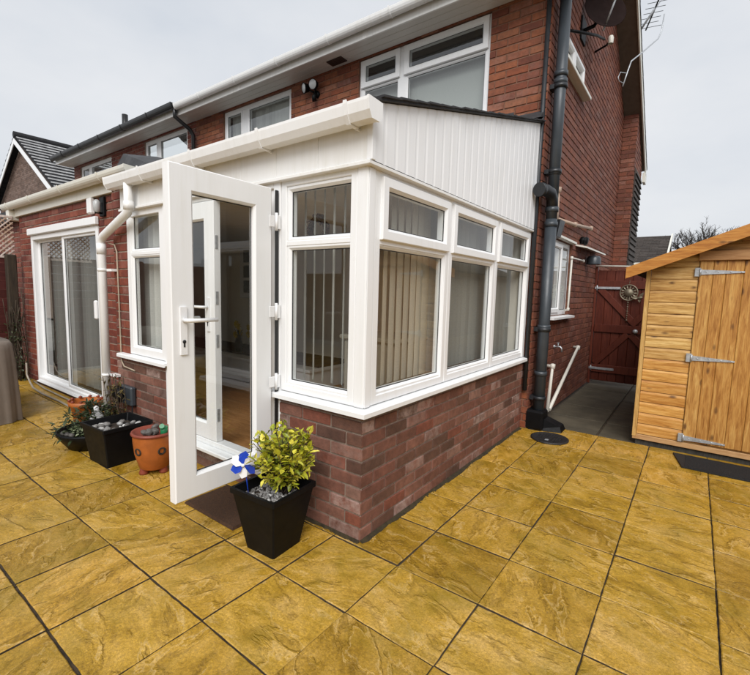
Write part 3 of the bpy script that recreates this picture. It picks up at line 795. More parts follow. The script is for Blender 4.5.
# satellite dish
t = thing('satellite_dish', 'dark round satellite dish bracketed to the top of the gable wall', 'satellite dish', (HX, 3.75, 4.3))
dc = Vector((.265, 3.86, 4.53)); ax = Vector((.62, -.74, .28)).normalized()
mb = MB(); mb.lathe([(0, -.055), (.09, -.047), (.17, -.022), (.232, .010), (.236, .016), (.228, .016), (.165, -.014), (.09, -.038), (0, -.045)], dc, 40, ax); mb.build('reflector', 'dish_dark', t)
mb = MB(); mb.tube([dc + Vector((-.05, .06, -.02)), (.18, 3.80, 4.36), (HX, 3.80, 4.34)], .02, 8); mb.box(HX, HX + .02, 3.7, 3.9, 4.22, 4.46); mb.build('bracket', 'black_plastic', t)
mb = MB(); f = dc + ax * .22 + Vector((0, 0, -.06)); mb.tube([dc + Vector((0, 0, -.22)), f], .010, 8); mb.tube([f, f - ax * .07 + Vector((0, 0, .03))], .026, 10); mb.build('receiver_arm', 'galv', t)
t = thing('wall_camera', 'small white capped camera on a black bracket beneath the satellite dish', 'camera', (HX, 4.35, 4.3))
mb = MB(); mb.tube([(HX, 3.15, 4.05), (.17, 3.2, 4.02), (.20, 3.9, 4.30), (.20, 4.3, 4.44)], .014, 8); mb.tube([(HX, 4.5, 4.42), (.20, 4.45, 4.44), (.26, 4.36, 4.44)], .012, 8); mb.build('bracket', 'black_plastic', t)
mb = MB(); mb.lathe([(.028, -.06), (.032, 0), (.022, .028), (0, .036)], (.26, 4.36, 4.46), 16); mb.build('housing', 'pipe_white', t)
# aerial and the cranked pole on the verge
t = thing('television_aerial', 'thin television aerial with short rods rising past the roof verge', 'aerial', (.38, 5.9, 5.2))
a, b = Vector((.30, 6.2, 5.35)), Vector((.62, 6.2, 5.84))
mb = MB(); mb.tube([a, b], .016, 8); mb.build('mast', 'galv', t)
mb = MB(); p = a + (b - a) * .62
mb.tube([p + Vector((-.16, .5, -.03)), p + Vector((.16, -.5, .03))], .012, 6)
for k in range(9):
    q = p + Vector((-.14 + .035 * k, .44 - .11 * k, -.03 + .008 * k)); L = .13 if k else .2
    mb.tube([q + Vector((-.95, -.3, -.05)) * L, q + Vector((.95, .3, .05)) * L], .004, 5)
mb.build('rods', 'pipe_dark', t)
mb = MB(); mb.tube([(.325, 5.04, 4.15), (.36, 5.10, 4.35), (.385, 5.16, 4.50), (.45, 5.6, 4.78), (.57, 6.2, 5.20), (.60, 6.25, 5.32), (.615, 6.25, 5.55)], .009, 8)
mb.tube([(.325, 5.06, 4.2), (.30, 4.9, 4.17), (.285, 4.9, 4.22), (.30, 4.95, 4.30), (.36, 5.1, 4.33)], .005, 5)
tag(mb.build('cranked_pole', 'galv', None, (.4, 5, 4.2)), 'pale bent pole clipped to the gable verge below the aerial', 'pole')
# ================================================================ CONSERVATORY
cons = thing('conservatory', 'white framed lean-to conservatory on a low purple brick base', 'conservatory', (-1.3, 1.3, 0))
ZS, ZF = .742, 1.965      # sill top, frame head
mb = MB()
brickwall(mb, (0, 0, 0), (-1, 0, 0), (0, -1, 0), .655, -.03, .705, (), 0)                       # front, right of the door
brickwall(mb, (0, 0, 0), (0, 1, 0), (1, 0, 0), HY + .001, -.03, .705, (), 1)                       # side
brickwall(mb, (-1.985, 0, 0), (-1, 0, 0), (0, -1, 0), .875, -.03, .735, (), 1)                 # front, left of the door
brickwall(mb, (-.655, .03, 0), (-1, 0, 0), (0, -1, 0), 1.33, -.03, .185, (), 1)                 # under the door
mb.build('plinth', ['brick_plinth', 'mortar'], cons)
mb = MB()
brickwall(mb, (-2.605, 0.003, 0), (-1, 0, 0), (0, -1, 0), .255, .735, 2.2, (), 0)
mb.build('brick_pier', ['brick_ext', 'mortar_ext'], cons)
mb = MB(); mb.box(-2.85, -2.84, .01, .25, 0, 2.2); mb.build('pier_return', 'plaster', cons)
mb = MB(); mb.box(-2.60, -2.05, .06, .14, 0.0, .70); mb.build('inner_leaf', 'plaster', cons)
mb = MB(); mb.box(-.60, -.06, .06, .14, 0.0, .70); mb.box(-.14, -.06, .14, 2.6, 0, .70); mb.build('inner_leaf', 'plaster', cons)
# sills
mb = MB()
prof = [(-.07, 0), (.040, -.010), (.046, -.016), (.046, -.040), (.034, -.040), (.034, -.03), (-.07, -.03)]   # (outward, dz)
def mitre_sill(mb, path, z, prof):
    """path of (x, y, outward dir) stations; outward shift applied to each"""
    rows = []
    for x, y, nx, ny in path:
        rows.append([(x + nx * a, y + ny * a, z + b) for a, b in prof])
    n = len(prof)
    for A, B in zip(rows, rows[1:]):
        for k in range(n): mb.face([A[k], A[(k + 1) % n], B[(k + 1) % n], B[k]])
    mb.face(list(reversed(rows[0]))); mb.face(rows[-1])
mitre_sill(mb, [(-.725, 0, 0, -1), (0, 0, 1, -1), (0, HY - .005, 1, 0)], ZS, prof)
mb.build('sill', 'upvc', cons)
mb = MB(); mitre_sill(mb, [(-2.76, 0, 0, -1), (-1.94, 0, 0, -1)], ZS + .015, prof); mb.build('sill', 'upvc', cons)
# corner post
mb = MB(); mb.box(-.070, .0, .0, .070, ZS - .002, ZF + .03, ch=.006)
mb.box(.0, .004, .008, .055, ZS, ZF, ch=.002)
mb.build('corner_post', 'upvc', cons)
PF = plane((0, 0, 0), (1, 0, 0), (0, -1, 0)); PSD = plane((0, 0, 0), (0, 1, 0), (1, 0, 0))
# front right window
mb = MB(); panes = []
x0, x1 = -.642, -.070
mb.ring(PF, x0, x1, ZS, ZF + .02, frame_prof(.045, -.07, -.004, .004, .004))
window_light(mb, PF, -.598, -.073, 1.625, 1.94, .029, -.06, -.010, panes, .013)
window_light(mb, PF, -.598, -.073, ZS + .04, 1.609, .029, -.06, -.010, panes, .013)
mb.box(-.60, -.075, .0065, .065, 1.604, 1.63, ch=.002)
finish_window(mb, cons, PF, panes, label='tall front window beside the open door with blind slats turned edge on')
# side windows: three lights with top hung sashes
ys = [(.126, .905), (.925, 1.765), (1.785, 2.56)]
# measured sashes
SA = [(.125, .897), (.965, 1.744), (1.789, 2.535)]
GLS = [(.13, .806), (.96, 1.617), (1.786, 2.405)]
bounds = [.070, .905, 1.742, 2.640]
for w in range(3):
    mb = MB(); panes = []
    a, b = bounds[w], bounds[w + 1]
    mb.ring(PSD, a + .0005, b - .0005, ZS, ZF + .02, frame_prof(.05, -.07, -.004, .004, .004))
    sa = (a + .045 if w == 0 else a + .028, b - .028 if w < 2 else b - .085)
    ga = (a + .052, b - .052 if w < 2 else b - .10)
    if w == 2: mb.box(.004, -.07, b - .09, b - .03, ZS, ZF, ch=.003)
    window_light(mb, PSD, sa[0], sa[1], 1.625, 1.945, .062, -.05, .016, panes, .016, gd=-.006)
    window_light(mb, PSD, ga[0] - .02, ga[1] + .02, ZS + .045, 1.612, .030, -.06, -.012, panes, .013)
    mb.box(-.065, -.006, a + .04, b - .04, 1.600, 1.64, ch=.002)
    finish_window(mb, cons, PSD, panes, label=('nearest of the three side windows, beige slats part open', 'middle side window with closed grey slats', 'side window next to the house wall')[w])
# left window
mb = MB(); panes = []
mb.ring(PF, -2.60, -1.992, ZS + .015, ZF + .02, frame_prof(.065, -.07, -.004, .004, .004))
window_light(mb, PF, -2.54, -2.045, 1.625, 1.955, .030, -.06, -.010, panes, .013)
window_light(mb, PF, -2.54, -2.045, ZS + .065, 1.612, .030, -.06, -.010, panes, .013)
mb.box(-2.545, -2.04, .0065, .065, 1.604, 1.63, ch=.002)
finish_window(mb, cons, PF, panes, label='narrow front window left of the door with pale closed blind')
# door frame
mb = MB()
mb.box(-.702, -.6425, -.004, .066, .19, ZF + .02, ch=.005)
mb.box(-.7415, -.703, .012, .064, .24, 1.94, ch=.003)
mb.box(-1.9915, -1.93, -.004, .066, .02, ZF + .02, ch=.005)
mb.box(-1.93, -.702, -.004, .066, 1.94, ZF + .02, ch=.005)
mb.box(-1.93, -.702, -.075, .066, .185, .215, ch=.006)
mb.box(-1.93, -.702, -.012, .066, .2155, .255, ch=.005)
dfr = mb.build('door_frame', 'upvc', cons)
mb = MB()
for z in (.38, .62, .95, 1.30, 1.62): mb.box(-1.3035, -1.300, -.01, .012, z - .06, z + .06)
# doors
def leaf_door(P, w, z0, z1, parent, label, open_side):
    mb = MB(); panes = []
    th = .052
    mb.ring(P, 0, w, z0, z1, [(0, -th), (0, -.005), (.005, 0), (.112, 0), (.124, -.012), (.124, -.03), (.124, -th + .012), (.112, -th), (.0, -th)])
    gasket_mb(mb, P, .124, w - .124, z0 + .124, z1 - .124, -.03)
    panes.append((.12, w - .12, z0 + .12, z1 - .12, -.03))
    o = finish_window(mb, parent, P, panes, name='door', label=label)
    return o
def lever(P, t, z, parent, dirn, side=0.0):
    mb = MB(); s_ = 1 if side == 0 else -1
    def Q(a, b, d): return P(a, b, side + s_ * d)
    # back plate
    for k in range(1):
        c = [Q(t - .017, z - .17, 0), Q(t + .017, z - .17, 0), Q(t + .017, z - .17, .009), Q(t - .017, z - .17, .009), Q(t - .017, z + .065, 0), Q(t + .017, z + .065, 0), Q(t + .017, z + .065, .009), Q(t - .017, z + .065, .009)]
        mb.hexa(c)
    mb.tube([Q(t, z, .006), Q(t, z, .045), Q(t + dirn * .02, z, .055), Q(t + dirn * .155, z, .055)], .010, 10)
    o = mb.build('handle', 'white_plastic', parent)
    mb = MB(); mb.lathe([(.009, 0), (.009, .002), (0, .002)], Q(t, z - .105, .009), 12, Q(0, 0, 1) - Q(0, 0, 0)); c = [Q(t - .004, z - .132, .0092), Q(t + .004, z - .132, .0092), Q(t + .004, z - .132, .011), Q(t - .004, z - .132, .011), Q(t - .004, z - .105, .0092), Q(t + .004, z - .105, .0092), Q(t + .004, z - .105, .011), Q(t - .004, z - .105, .011)]; mb.hexa(c)
    mb.build('keyhole', 'gasket', parent)
DZ0, DZ1 = .268, 1.928
P2 = plane((-1.925, -.012, 0), (1, 0, 0), (0, -1, 0))
d2 = leaf_door(P2, .622, .258, 1.935, cons, 'closed left leaf of the double door', 0)
lever(P2, .555, 1.215, d2, -1)
for z in (.45, .98, 1.28, 1.66): mb = MB(); mb.box(-1.303, -1.300, .0, .020, z - .045, z + .045); mb.build('keep_plate', 'galv', d2)
# open right leaf: hinge at right jamb, swung out about 92 degrees
hz = Vector((-.672, -.045, 0)); an = RAD(92)
U = Vector((-math.cos(an), -math.sin(an), 0)); 
U = Vector((.012, -1, 0)).normalized(); N = Vector((1, .012, 0)).normalized()
P1 = lambda t, z, d: Vector((-.655, -.055, 0)) + U * t + Vector((0, 0, z)) + N * d
d1 = leaf_door(P1, .612, DZ0, DZ1, cons, 'open right leaf of the double door', 1)
lever(P1, .555, 1.19, d1, -1)
lever(P1, .555, 1.19, d1, -1, side=-.052)
mb = MB(); mb.box(-.6530, -.6460, -.034, -.012, .28, 1.92); mb.build('seal', 'gasket', d1)
for z in (.80, 1.22, 1.74):
    mb = MB(); mb.tube([(-.6365, -.036, z - .05), (-.6365, -.036, z + .05)], .0085, 12); mb.box(-.6420, -.6365, -.030, -.0045, z - .04, z + .04, ch=.002); mb.box(-.6425, -.637, -.085, -.046, z - .032, z + .032, ch=.002)
    mb.build('hinge', 'white_plastic', d1)
# head trims, fascia board and ribbed cladding
mb = MB()
trim = [(-.04, .0), (.026, .0), (.030, .004), (.030, .018), (.016, .026), (-.04, .026)]
mitre_sill(mb, [(-2.66, 0, 0, -1), (0, 0, 1, -1), (0, HY - .003, 1, 0)], ZF + .004, trim); mb.build('head_trim', 'fascia_white', cons)
mb = MB()
xs = [-2.66 + i * (2.66 / 8) for i in range(9)]
for a, b in zip(xs, xs[1:]): mb.box(a + .0006, b - .0006, -.014, .03, 1.992, 2.245, ch=.0015)
mb.build('fascia', 'fascia_white', cons)
def rz(y): return 2.262 + .2745 * y
mb = MB(); n = 26; p = (HY + .012) / n
for k in range(n):
    a = -.014 + k * p; b = a + p; gr = .022
    st = [(a, .0250), (a + gr * .45, .0250), (a + gr, .028), (b - .012, .028), (b, .0256)]
    for (ya, xa), (yb, xb) in zip(st, st[1:]):
        mb.face([(xa, ya, 1.992), (xb, yb, 1.992), (xb, yb, rz(yb)), (xa, ya, rz(ya))])
mb.face([(.028, -.014, 1.992), (.016, -.014, 1.992), (.016, -.014, rz(0)), (.028, -.014, rz(0))])
mb.box(.0, .034, -.018, .012, 1.992, rz(0) - .002, ch=.003)
mb.build('ribbed_cladding', 'cladding', cons)
# roof: slab with rough slate edge
mb = MB()
mb.hexa([(-2.84, -.06, rz(-.06) + .004), (.052, -.06, rz(-.06) + .004), (.052, HY, rz(HY) + .004), (-2.84, HY, rz(HY) + .004), (-2.84, -.06, rz(-.06) + .018), (.052, -.06, rz(-.06) + .018), (.052, HY, rz(HY) + .018), (-2.84, HY, rz(HY) + .018)])
rr = random.Random(5)
y = .02
while y < HY - .05:
    L = .16 + rr.uniform(-.02, .02); z = rz(y) + .018; o_ = rr.uniform(0, .012)
    mb.hexa([(-.35, y, z), (.060 + o_, y, z), (.060 + o_, y + L, z + L * .2745 - .004), (-.35, y + L, z + L * .2745 - .004), (-.35, y, z + .010), (.060 + o_, y, z + .010), (.060 + o_, y + L, z + L * .2745 + .003), (-.35, y + L, z + L * .2745 + .003)], rr.random())
    y += L * .9
mb.build('roof', 'roof_edge', cons)
mb = MB(); mb.hexa([(-.3, HY - .16, rz(HY - .16) + .05), (.05, HY - .16, rz(HY - .16) + .05), (.05, HY - .004, rz(HY) + .06), (-.3, HY - .004, rz(HY) + .06), (-.3, HY - .15, rz(HY - .16) + .056), (.05, HY - .15, rz(HY - .16) + .056), (.05, HY - .004, rz(HY) + .12), (-.3, HY - .004, rz(HY) + .12)])
mb.box(-2.8, -.25, HY - .012, HY - .009, rz(HY) + .02, rz(HY) + .16)
mb.build('lead_flashing', 'lead', cons)
# lead saddle where the two roofs meet
mb = MB()
pts = [(-3.95, .40, 2.42), (-3.05, .30, 2.42), (-2.84, .9, 2.50), (-3.95, .9, 2.50)]
top = [(-3.78, .52, 2.77), (-3.15, .44, 2.57), (-2.90, .88, 2.60), (-3.78, .88, 2.83)]
mb.hexa(pts + top); mb.build('lead_saddle', 'lead', cons)
gutter(-2.70, .085, -.020, 2.232, .105, .085, 'gutter_white', cons, 'square', [-.05 - .0, -.70, -1.39, -2.10], mat2='gutter_white')
# downpipe with swan neck
mb = MB()
mb.tube([(-2.37, -.075, 2.16), (-2.37, -.075, 1.965), (-2.40, -.075, 1.93), (-2.88, -.066, 1.775), (-2.93, -.065, 1.74), (-2.935, -.065, 1.68), (-2.935, -.065, .12)], .034, 16)
dp = mb.build('downpipe', 'gutter_white', cons)
for a, b in (((-2.37, -.075, 1.955), (-2.37, -.075, 2.02)), ((-2.935, -.065, 1.62), (-2.935, -.065, 1.71))): mb = MB(); mb.tube([a, b], .039, 16); mb.build('pipe_collar', 'gutter_white', dp)
for z in (1.48, .53):
    mb = MB(); mb.tube([(-2.935, -.065, z - .012), (-2.935, -.065, z + .012)], .038, 16); mb.box(-2.90, -2.80, -.045, .0, z - .011, z + .011); mb.build('pipe_clip', 'gutter_white', dp)
# ---- interior of conservatory and rooms
mb = MB()
mb.box(-2.82, -.14, .10, 3.4, .12, .18, rnd=.3); mb.box(-6.0, -2.821, .55, 3.4, .0, .06, rnd=.6)
mb.build('inner_floor', 'floor_wood', cons)
mb = MB()
mb.box(-6.1, -.075, 2.56, 2.60, .18, 2.2)
mb.box(-6.1, -6.0, .5, 2.6, .18, 2.4)
mb.build('inner_wall', 'plaster', cons)
mb = MB(); mb.box(-2.82, -.02, .10, 2.6, 2.02, 2.06); mb.box(-6.1, -2.821, .35, 2.6, 2.10, 2.14); mb.box(-6.0, -2.2, 2.50, 2.56, 1.98, 2.02)
mb.build('inner_ceiling', 'ceiling_white', cons)
mb = MB(); mb.box(-6.0, -2.15, 1.75, 2.55, .18, .40, ch=.006); mb.box(-6.0, -2.12, 1.72, 2.55, .402, .44, ch=.004)
mb.build('hearth_step', ['upvc'], cons)
mb = MB(); mb.box(-6.0, -2.15, 1.9, 2.5, .4405, .47)
mb.build('dark_top', 'brown_box', cons)
t = thing('picture_frame', 'white multi photo frame on the inner wall seen through the open door', 'picture frame', (-4.2, 2.55, 1.1))
mb = MB(); mb.box(-4.50, -3.75, 2.53, 2.559, 1.20, 2.0, ch=.004); mb.build('frame', 'white_plastic', t)
for i in range(3):
    for j in range(3):
        mb = MB(); x = -4.40 + i * .20; z = 1.28 + j * .235; mb.box(x, x + .14, 2.525, 2.531, z, z + .19); mb.build('photo', 'photo_dark', t)
t = thing('flower_vase', 'yellow flowers in a dark vase on the low shelf inside', 'flowers', (-3.05, 1.95, .47))
mb = MB(); mb.lathe([(.0, 0), (.05, 0), (.06, .08), (.035, .20), (.045, .24)], (-3.74, 1.95, .47), 16); mb.build('vase', 'photo_dark', t)
mb = MB(); rf = random.Random(2)
for k in range(7):
    c = Vector((-3.74 + rf.uniform(-.14, .14), 1.95 + rf.uniform(-.08, .08), .80 + rf.uniform(-.1, .1)))
    for q in range(9):
        a = q / 9 * 6.283; mb.leaf(c, (math.cos(a), -.2, math.sin(a)), (0, -1, 0), .06, .03, .5)
mb.build('petals', 'petal', t)
mb = MB()
for k in range(6): mb.tube([(-3.74, 1.95, .65), (-3.74 + rf.uniform(-.1, .1), 1.95, .78)], .004, 5)
mb.build('stem', 'leaf_green', t)
# blinds
b_ = blind(-.72, -.09, .16, ZS + .05, 1.945, 8, 'slat_white', -42, None, seed=11, width=.085, jit=4); tag(b_, 'white vertical blind with edge on slats in the front window right of the door', 'blind', 'vertical blinds behind the windows')
b_ = blind(.10, .90, -.15, ZS + .05, 1.95, 10, 'slat', lambda f: -27 + 34 * f, None, axis='y', seed=12, jit=5); tag(b_, 'beige vertical blind with part open slats in the side window nearest the corner', 'blind', 'vertical blinds behind the windows')
b_ = blind(.92, 1.72, -.16, ZS + .05, 1.95, 11, 'slat_grey', 24, None, axis='y', seed=13, jit=5); tag(b_, 'closed grey vertical blind in the middle side window', 'blind', 'vertical blinds behind the windows')
b_ = blind(1.76, 2.52, -.16, ZS + .05, 1.95, 10, 'slat_grey', 24, None, axis='y', seed=14, jit=5); tag(b_, 'closed grey vertical blind in the side window next to the house', 'blind', 'vertical blinds behind the windows')
b_ = blind(-2.78, -2.02, .16, ZS + .05, 1.95, 9, 'slat_white', 9, None, seed=15, jit=6); tag(b_, 'pale closed vertical blind in the narrow front window left of the door', 'blind', 'vertical blinds behind the windows')
mb = MB(); mb.box(-.62, -.18, .55, .95, .18, 1.02, ch=.02); mb.box(-.64, -.16, .53, .97, 1.02, 1.05, ch=.008); tag(mb.build('cabinet', 'slat', None, (-.4, .75, .18)), 'pale cabinet standing inside behind the front window blind', 'cabinet')
mb = MB(); rw = random.Random(9)
for k in range(60):
    a = rw.uniform(0, 6.28); b = a + rw.uniform(.8, 2.); r1, r2 = rw.uniform(.05, .10), rw.uniform(.05, .10)
    c = Vector((-.64, .30, 1.73)); mb.tube([c + Vector((math.cos(a) * r1, rw.uniform(-.02, .02), math.sin(a) * r1 * 1.1)), c + Vector((math.cos((a + b) / 2) * r1, .02, math.sin((a + b) / 2) * r1 * 1.1)), c + Vector((math.cos(b) * r2, rw.uniform(-.02, .02), math.sin(b) * r2 * 1.1))], .005, 5)
tag(mb.build('wicker_wreath', 'wicker', None, (-.64, .3, 1.73)), 'brown wicker wreath hanging inside the upper front window pane', 'wreath')
# ================================================================ EXTENSION
ext = thing('house_extension', 'single storey red brick extension with white sliding patio doors', 'extension', (-4.6, .2, 0))
EY = .20
mb = MB(); EL = -6.22
PD = (-5.74, -3.66, .03, 2.03)
brickwall(mb, (EL, EY, 0), (1, 0, 0), (0, -1, 0), -2.84 - EL, -.03, 2.29, [(PD[0] - EL, PD[1] - EL, PD[2], PD[3])], 0)
mb.build('wall', ['brick_ext', 'mortar_ext'], ext)
mb = MB(); mb.box(EL - .05, -2.72, .165, .185, 2.236, 2.39, ch=.004); mb.box(EL - .05, -2.84, .186, .199, 2.238, 2.25); mb.box(EL - .16, EL - .04, .10, .30, 2.19, 2.33, ch=.006)
mb.build('fascia', 'upvc_cream', ext)
gutter(-6.46, -2.74, .162, 2.392, .105, .068, 'upvc_cream', ext, 'round', [-3.3, -4.3, -5.3, -6.2])
mb = MB(); mb.hexa([(-6.4, .10, 2.37), (-2.85, .10, 2.37), (-2.85, HY, 2.60), (-6.4, HY, 2.60), (-6.4, .10, 2.39), (-2.85, .10, 2.39), (-2.85, HY, 2.63), (-6.4, HY, 2.63)]); mb.build('roof', 'roof_edge', ext)
# sliding patio door
PE = plane((0, EY, 0), (1, 0, 0), (0, -1, 0))
mb = MB(); panes = []
x0, x1, z0, z1 = PD
mb.ring(PE, x0, x1, z0, z1 - .073, frame_prof(.06, -.10, .012, .004, .006))
xm = -4.70
window_light(mb, PE, x0 + .055, xm + .02, z0 + .055, z1 - .118, .045, -.09, -.05, panes, .008, gd=-.07)
window_light(mb, PE, xm - .02, x1 - .05, z0 + .055, z1 - .118, .045, -.045, -.008, panes, .008, gd=-.026)
for k in range(4): mb.box(x0 + .06, x1 - .06, EY - .02 - k * .011, EY - .012 - k * .011, z0 + .01, z0 + .024 - k * .004)
pd = finish_window(mb, ext, PE, panes, glass='glass_patio', name='patio_door')
mb = MB(); mb.box(x0 - .02, x1 + .02, EY - .045, EY - .001, z1 - .072, z1 + .012, ch=.008); mb.build('head_box', 'upvc', pd)
mb = MB(); mb.box(x1 - .135, x1 - .085, EY - .03, EY + .006, .98, 1.18, ch=.012); mb.build('handle', 'white_plastic', pd)
mb = MB(); mb.box(x0 - .02, x1 + .02, EY - .03, EY - .001, -.02, .028, ch=.004); mb.build('threshold', 'brown_box', pd)
b_ = blind(-5.68, -3.72, EY + .20, .08, 1.96, 26, 'slat_patio', 9, None, seed=21); tag(b_, 'grey closed vertical blind behind the sliding patio doors', 'blind', 'vertical blinds behind the windows')
mb = MB(); mb.box(-3.815, -3.715, EY - .05, EY - .001, 2.075, 2.235, ch=.01)
tag(mb.build('alarm_box', 'upvc', None, (-3.77, EY, 2.1)), 'plain white oblong box on the brick above the patio door', 'box')
t = thing('wall_lamp', 'small clear wall lamp on a black bracket above the patio door corner', 'wall lamp', (-3.5, EY, 2.05))
mb = MB(); mb.box(-3.555, -3.455, EY - .03, EY - .001, 2.03, 2.22, ch=.006); mb.tube([(-3.5, EY - .03, 2.06), (-3.5, EY - .09, 2.06)], .01, 8); mb.build('bracket', 'black_plastic', t)
mb = MB(); mb.lathe([(.015, 0), (.03, .015), (.034, .10), (.015, .125), (0, .126)], (-3.5, EY - .07, 2.06), 14); mb.build('lamp_shade', 'lamp_lens', t)
mb = MB()
mb.tube([(-2.90, -.03, 1.72), (-2.80, -.012, 1.70), (-2.765, -.010, 1.64), (-2.76, -.008, 1.2), (-2.755, -.008, .80), (-2.75, -.010, .68), (-2.70, -.010, .63), (-2.5, -.010, .615)], .006, 6)
tag(mb.build('wall_cable', 'cable', None, (-2.76, 0, 1.2)), 'thin beige cable running down the brick pier left of the narrow window', 'cable')
t = thing('outdoor_socket', 'black and grey outdoor plug socket on the brick below the narrow window', 'socket', (-2.6, 0, .38))
mb = MB(); mb.box(-2.72, -2.50, -.05, -.002, .30, .47, ch=.012); mb.build('box', 'pipe_grey', t)
mb = MB(); mb.lathe([(.075, 0), (.08, .03), (.06, .055), (0, .06)], (-2.70, -.05, .385), 20, (-.15, -1, 0)); mb.build('cover', 'black_plastic', t)
mb = MB(); mb.tube([(-2.50, -.04, .31), (-2.49, -.05, .2), (-2.53, -.08, .1), (-2.56, -.12, .03)], .007, 6); mb.build('lead', 'black_plastic', t)
# ================================================================ NEIGHBOURS
nb = thing('terraced_house', 'adjoining brick house with black gutter and white soffit further along the row', 'house', (-8.6, HY, 0))
mb = MB(); NL = -11.28
NW = [(-7.72, -6.15, 3.15, 4.175), (-10.9, -9.2, 3.15, 4.15)]
brickwall(mb, (NL, HY + .004, 0), (1, 0, 0), (0, -1, 0), XL - NL - .002, 2.0, 4.3, [(a - NL, b - NL, c, d) for a, b, c, d in NW], 0)
brickwall(mb, (-9.5, .32, 0), (1, 0, 0), (0, -1, 0), 3.2, 0, 2.25, (), 0)
mb.build('wall', ['brick_ext', 'mortar_ext'], nb)
for i, w in enumerate(NW):
    up_window(*w, w[0] + .45, w[0] + .55, False, nb, None)
mb = MB()
for k in range(3): mb.box(NL - .1, XL - .005, 2.325 + k * .108, 2.43 + k * .108, SOF + .005, SOF + .025, ch=.002)
mb.build('soffit', 'soffit', nb)
mb = MB(); mb.box(NL - .1, XL - .005, 2.30, 2.322, SOF - .01, SOF + .13, ch=.004); mb.build('fascia', 'fascia_white', nb)
gutter(NL - .12, XL + .02, 2.297, SOF + .145, .12, .085, 'black_gutter', nb, 'round', [XL - .8 - k for k in range(5)])
roof_slopes(NL - .12, XL - .003, 2.22, RIDGE_Y, lambda y: roofz(y) + .01, 'roof_edge', nb, yfront=8.5)
mb = MB(); mb.box(NL + .01, NL + .1, HY + .1, 8, 2, 4.3); mb.build('end_wall', 'mortar_house', nb)
mb = MB(); mb.tube([(XL + .01, 2.26, 4.28), (XL - .02, 2.28, 4.16), (XL + .02, 2.52, 4.02), (XL + .02, 2.58, 3.94), (XL + .02, 2.58, 2.4)], .034, 12); mb.build('downpipe', 'black_gutter', nb)
mb = MB(); mb.tube([(-12.12 + 1.5, 3.6, 4.9), (-12.12 + 1.5, 3.6, 5.62)], .07, 12); mb.build('flue_pipe', 'black_gutter', nb)
mb = MB(); mb.box(-9.6, -6.3, .20, .30, 2.22, 2.33); mb.hexa([(-9.6, .2, 2.33), (-6.3, .2, 2.33), (-6.3, HY, 2.58), (-9.6, HY, 2.58), (-9.6, .2, 2.36), (-6.3, .2, 2.36), (-6.3, HY, 2.61), (-9.6, HY, 2.61)]); mb.build('lower_roof', 'roof_edge', nb)
# gable house far left
gh = thing('gabled_house', 'brown brick house with white bargeboards and ribbed tile roof beyond the row', 'house', (-20.6, 7, 0))
GX, GY, GZ, GE, GH = -20.55, 4.13, 7.02, 4.85, 3.5
mb = MB()
brickwall(mb, (GX - GH, GY, 0), (1, 0, 0), (0, -1, 0), 2 * GH, 2.4, 7.0, (), 0, ztop=lambda t: GZ - .12 - abs(t - GH) * (GZ - GE) / GH)
mb.box(GX - GH, GX - GH + .2, GY + .02, GY + 9, 0, GE); mb.box(GX + GH - .2, GX + GH, GY + .02, GY + 9, 0, GE, mi=1); mb.box(GX - GH, GX + GH, GY + .02, GY + .2, 0, 2.4, mi=1)
mb.build('wall', ['brick_brown', 'mortar'], gh)
mb = MB()
sl = (GZ - GE) / GH
for sg in (-1, 1):
    n = 15
    for k in range(n):
        a, b = 3.9 * k / n, 3.9 * (k + 1.1) / n
        for (u0, u1, rr_) in ((GY - .25, GY + 9, random.random()),):
            za, zb = GZ - a * sl, GZ - b * sl
            mb.hexa([(GX + sg * a, u0, za - .05), (GX + sg * b, u0, zb - .02), (GX + sg * b, u1, zb - .02), (GX + sg * a, u1, za - .05), (GX + sg * a, u0, za + .015), (GX + sg * b, u0, zb + .085), (GX + sg * b, u1, zb + .085), (GX + sg * a, u1, za + .015)], rr_)
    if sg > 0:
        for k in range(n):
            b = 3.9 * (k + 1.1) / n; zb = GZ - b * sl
            mb.box(GX + b - .004, GX + b + .008, GY - .25, GY + 9, zb + .045, zb + .092, .5, 1)  # pale strips paint the wet sheen along each tile course
mb.tube([(GX, GY - .27, GZ + .05), (GX, GY + 9, GZ + .05)], .12, 10)
mb.build('roof', ['tile_dark', 'tile_sheen'], gh)
mb = MB()
for sg in (-1, 1): mb.hexa([(GX, GY - .28, GZ - .30), (GX + sg * 3.85, GY - .28, GZ - .30 - 3.85 * sl), (GX + sg * 3.85, GY - .252, GZ - .30 - 3.85 * sl), (GX, GY - .252, GZ - .30), (GX, GY - .28, GZ - .10), (GX + sg * 3.85, GY - .28, GZ - .10 - 3.85 * sl), (GX + sg * 3.85, GY - .252, GZ - .10 - 3.85 * sl), (GX, GY - .252, GZ - .10)])
mb.build('barge_board', 'upvc', gh)
# bungalow beyond the gate
bh = thing('bungalow', 'low dark slate roofed house in the distance behind the gate', 'house', (-3, 22, 0))
mb = MB(); n = 16
for k in range(n):
    a, b = k / n, (k + 1.12) / n
    y0, y1 = 18.6 + 2.6 * a, 18.6 + 2.6 * b; z0, z1 = 2.80 + 1.30 * a, 2.80 + 1.30 * b
    x = -7.
    while x < .22:
        w = .3; mb.hexa([(x, y0, z0), (min(x + w, .25), y0, z0), (min(x + w, .25), y1, z1 - .03), (x, y1, z1 - .03), (x, y0, z0 + .035), (min(x + w - .006, .25), y0, z0 + .035), (min(x + w - .006, .25), y1, z1), (x, y1, z1)], random.random()); x += w
mb.hexa([(-7, 21.2, 4.0), (.25, 21.2, 4.0), (.25, 24, 2.8), (-7, 24, 2.8), (-7, 21.2, 4.08), (.25, 21.2, 4.08), (.25, 24, 2.85), (-7, 24, 2.85)])
mb.build('roof', 'tile_brown', bh)
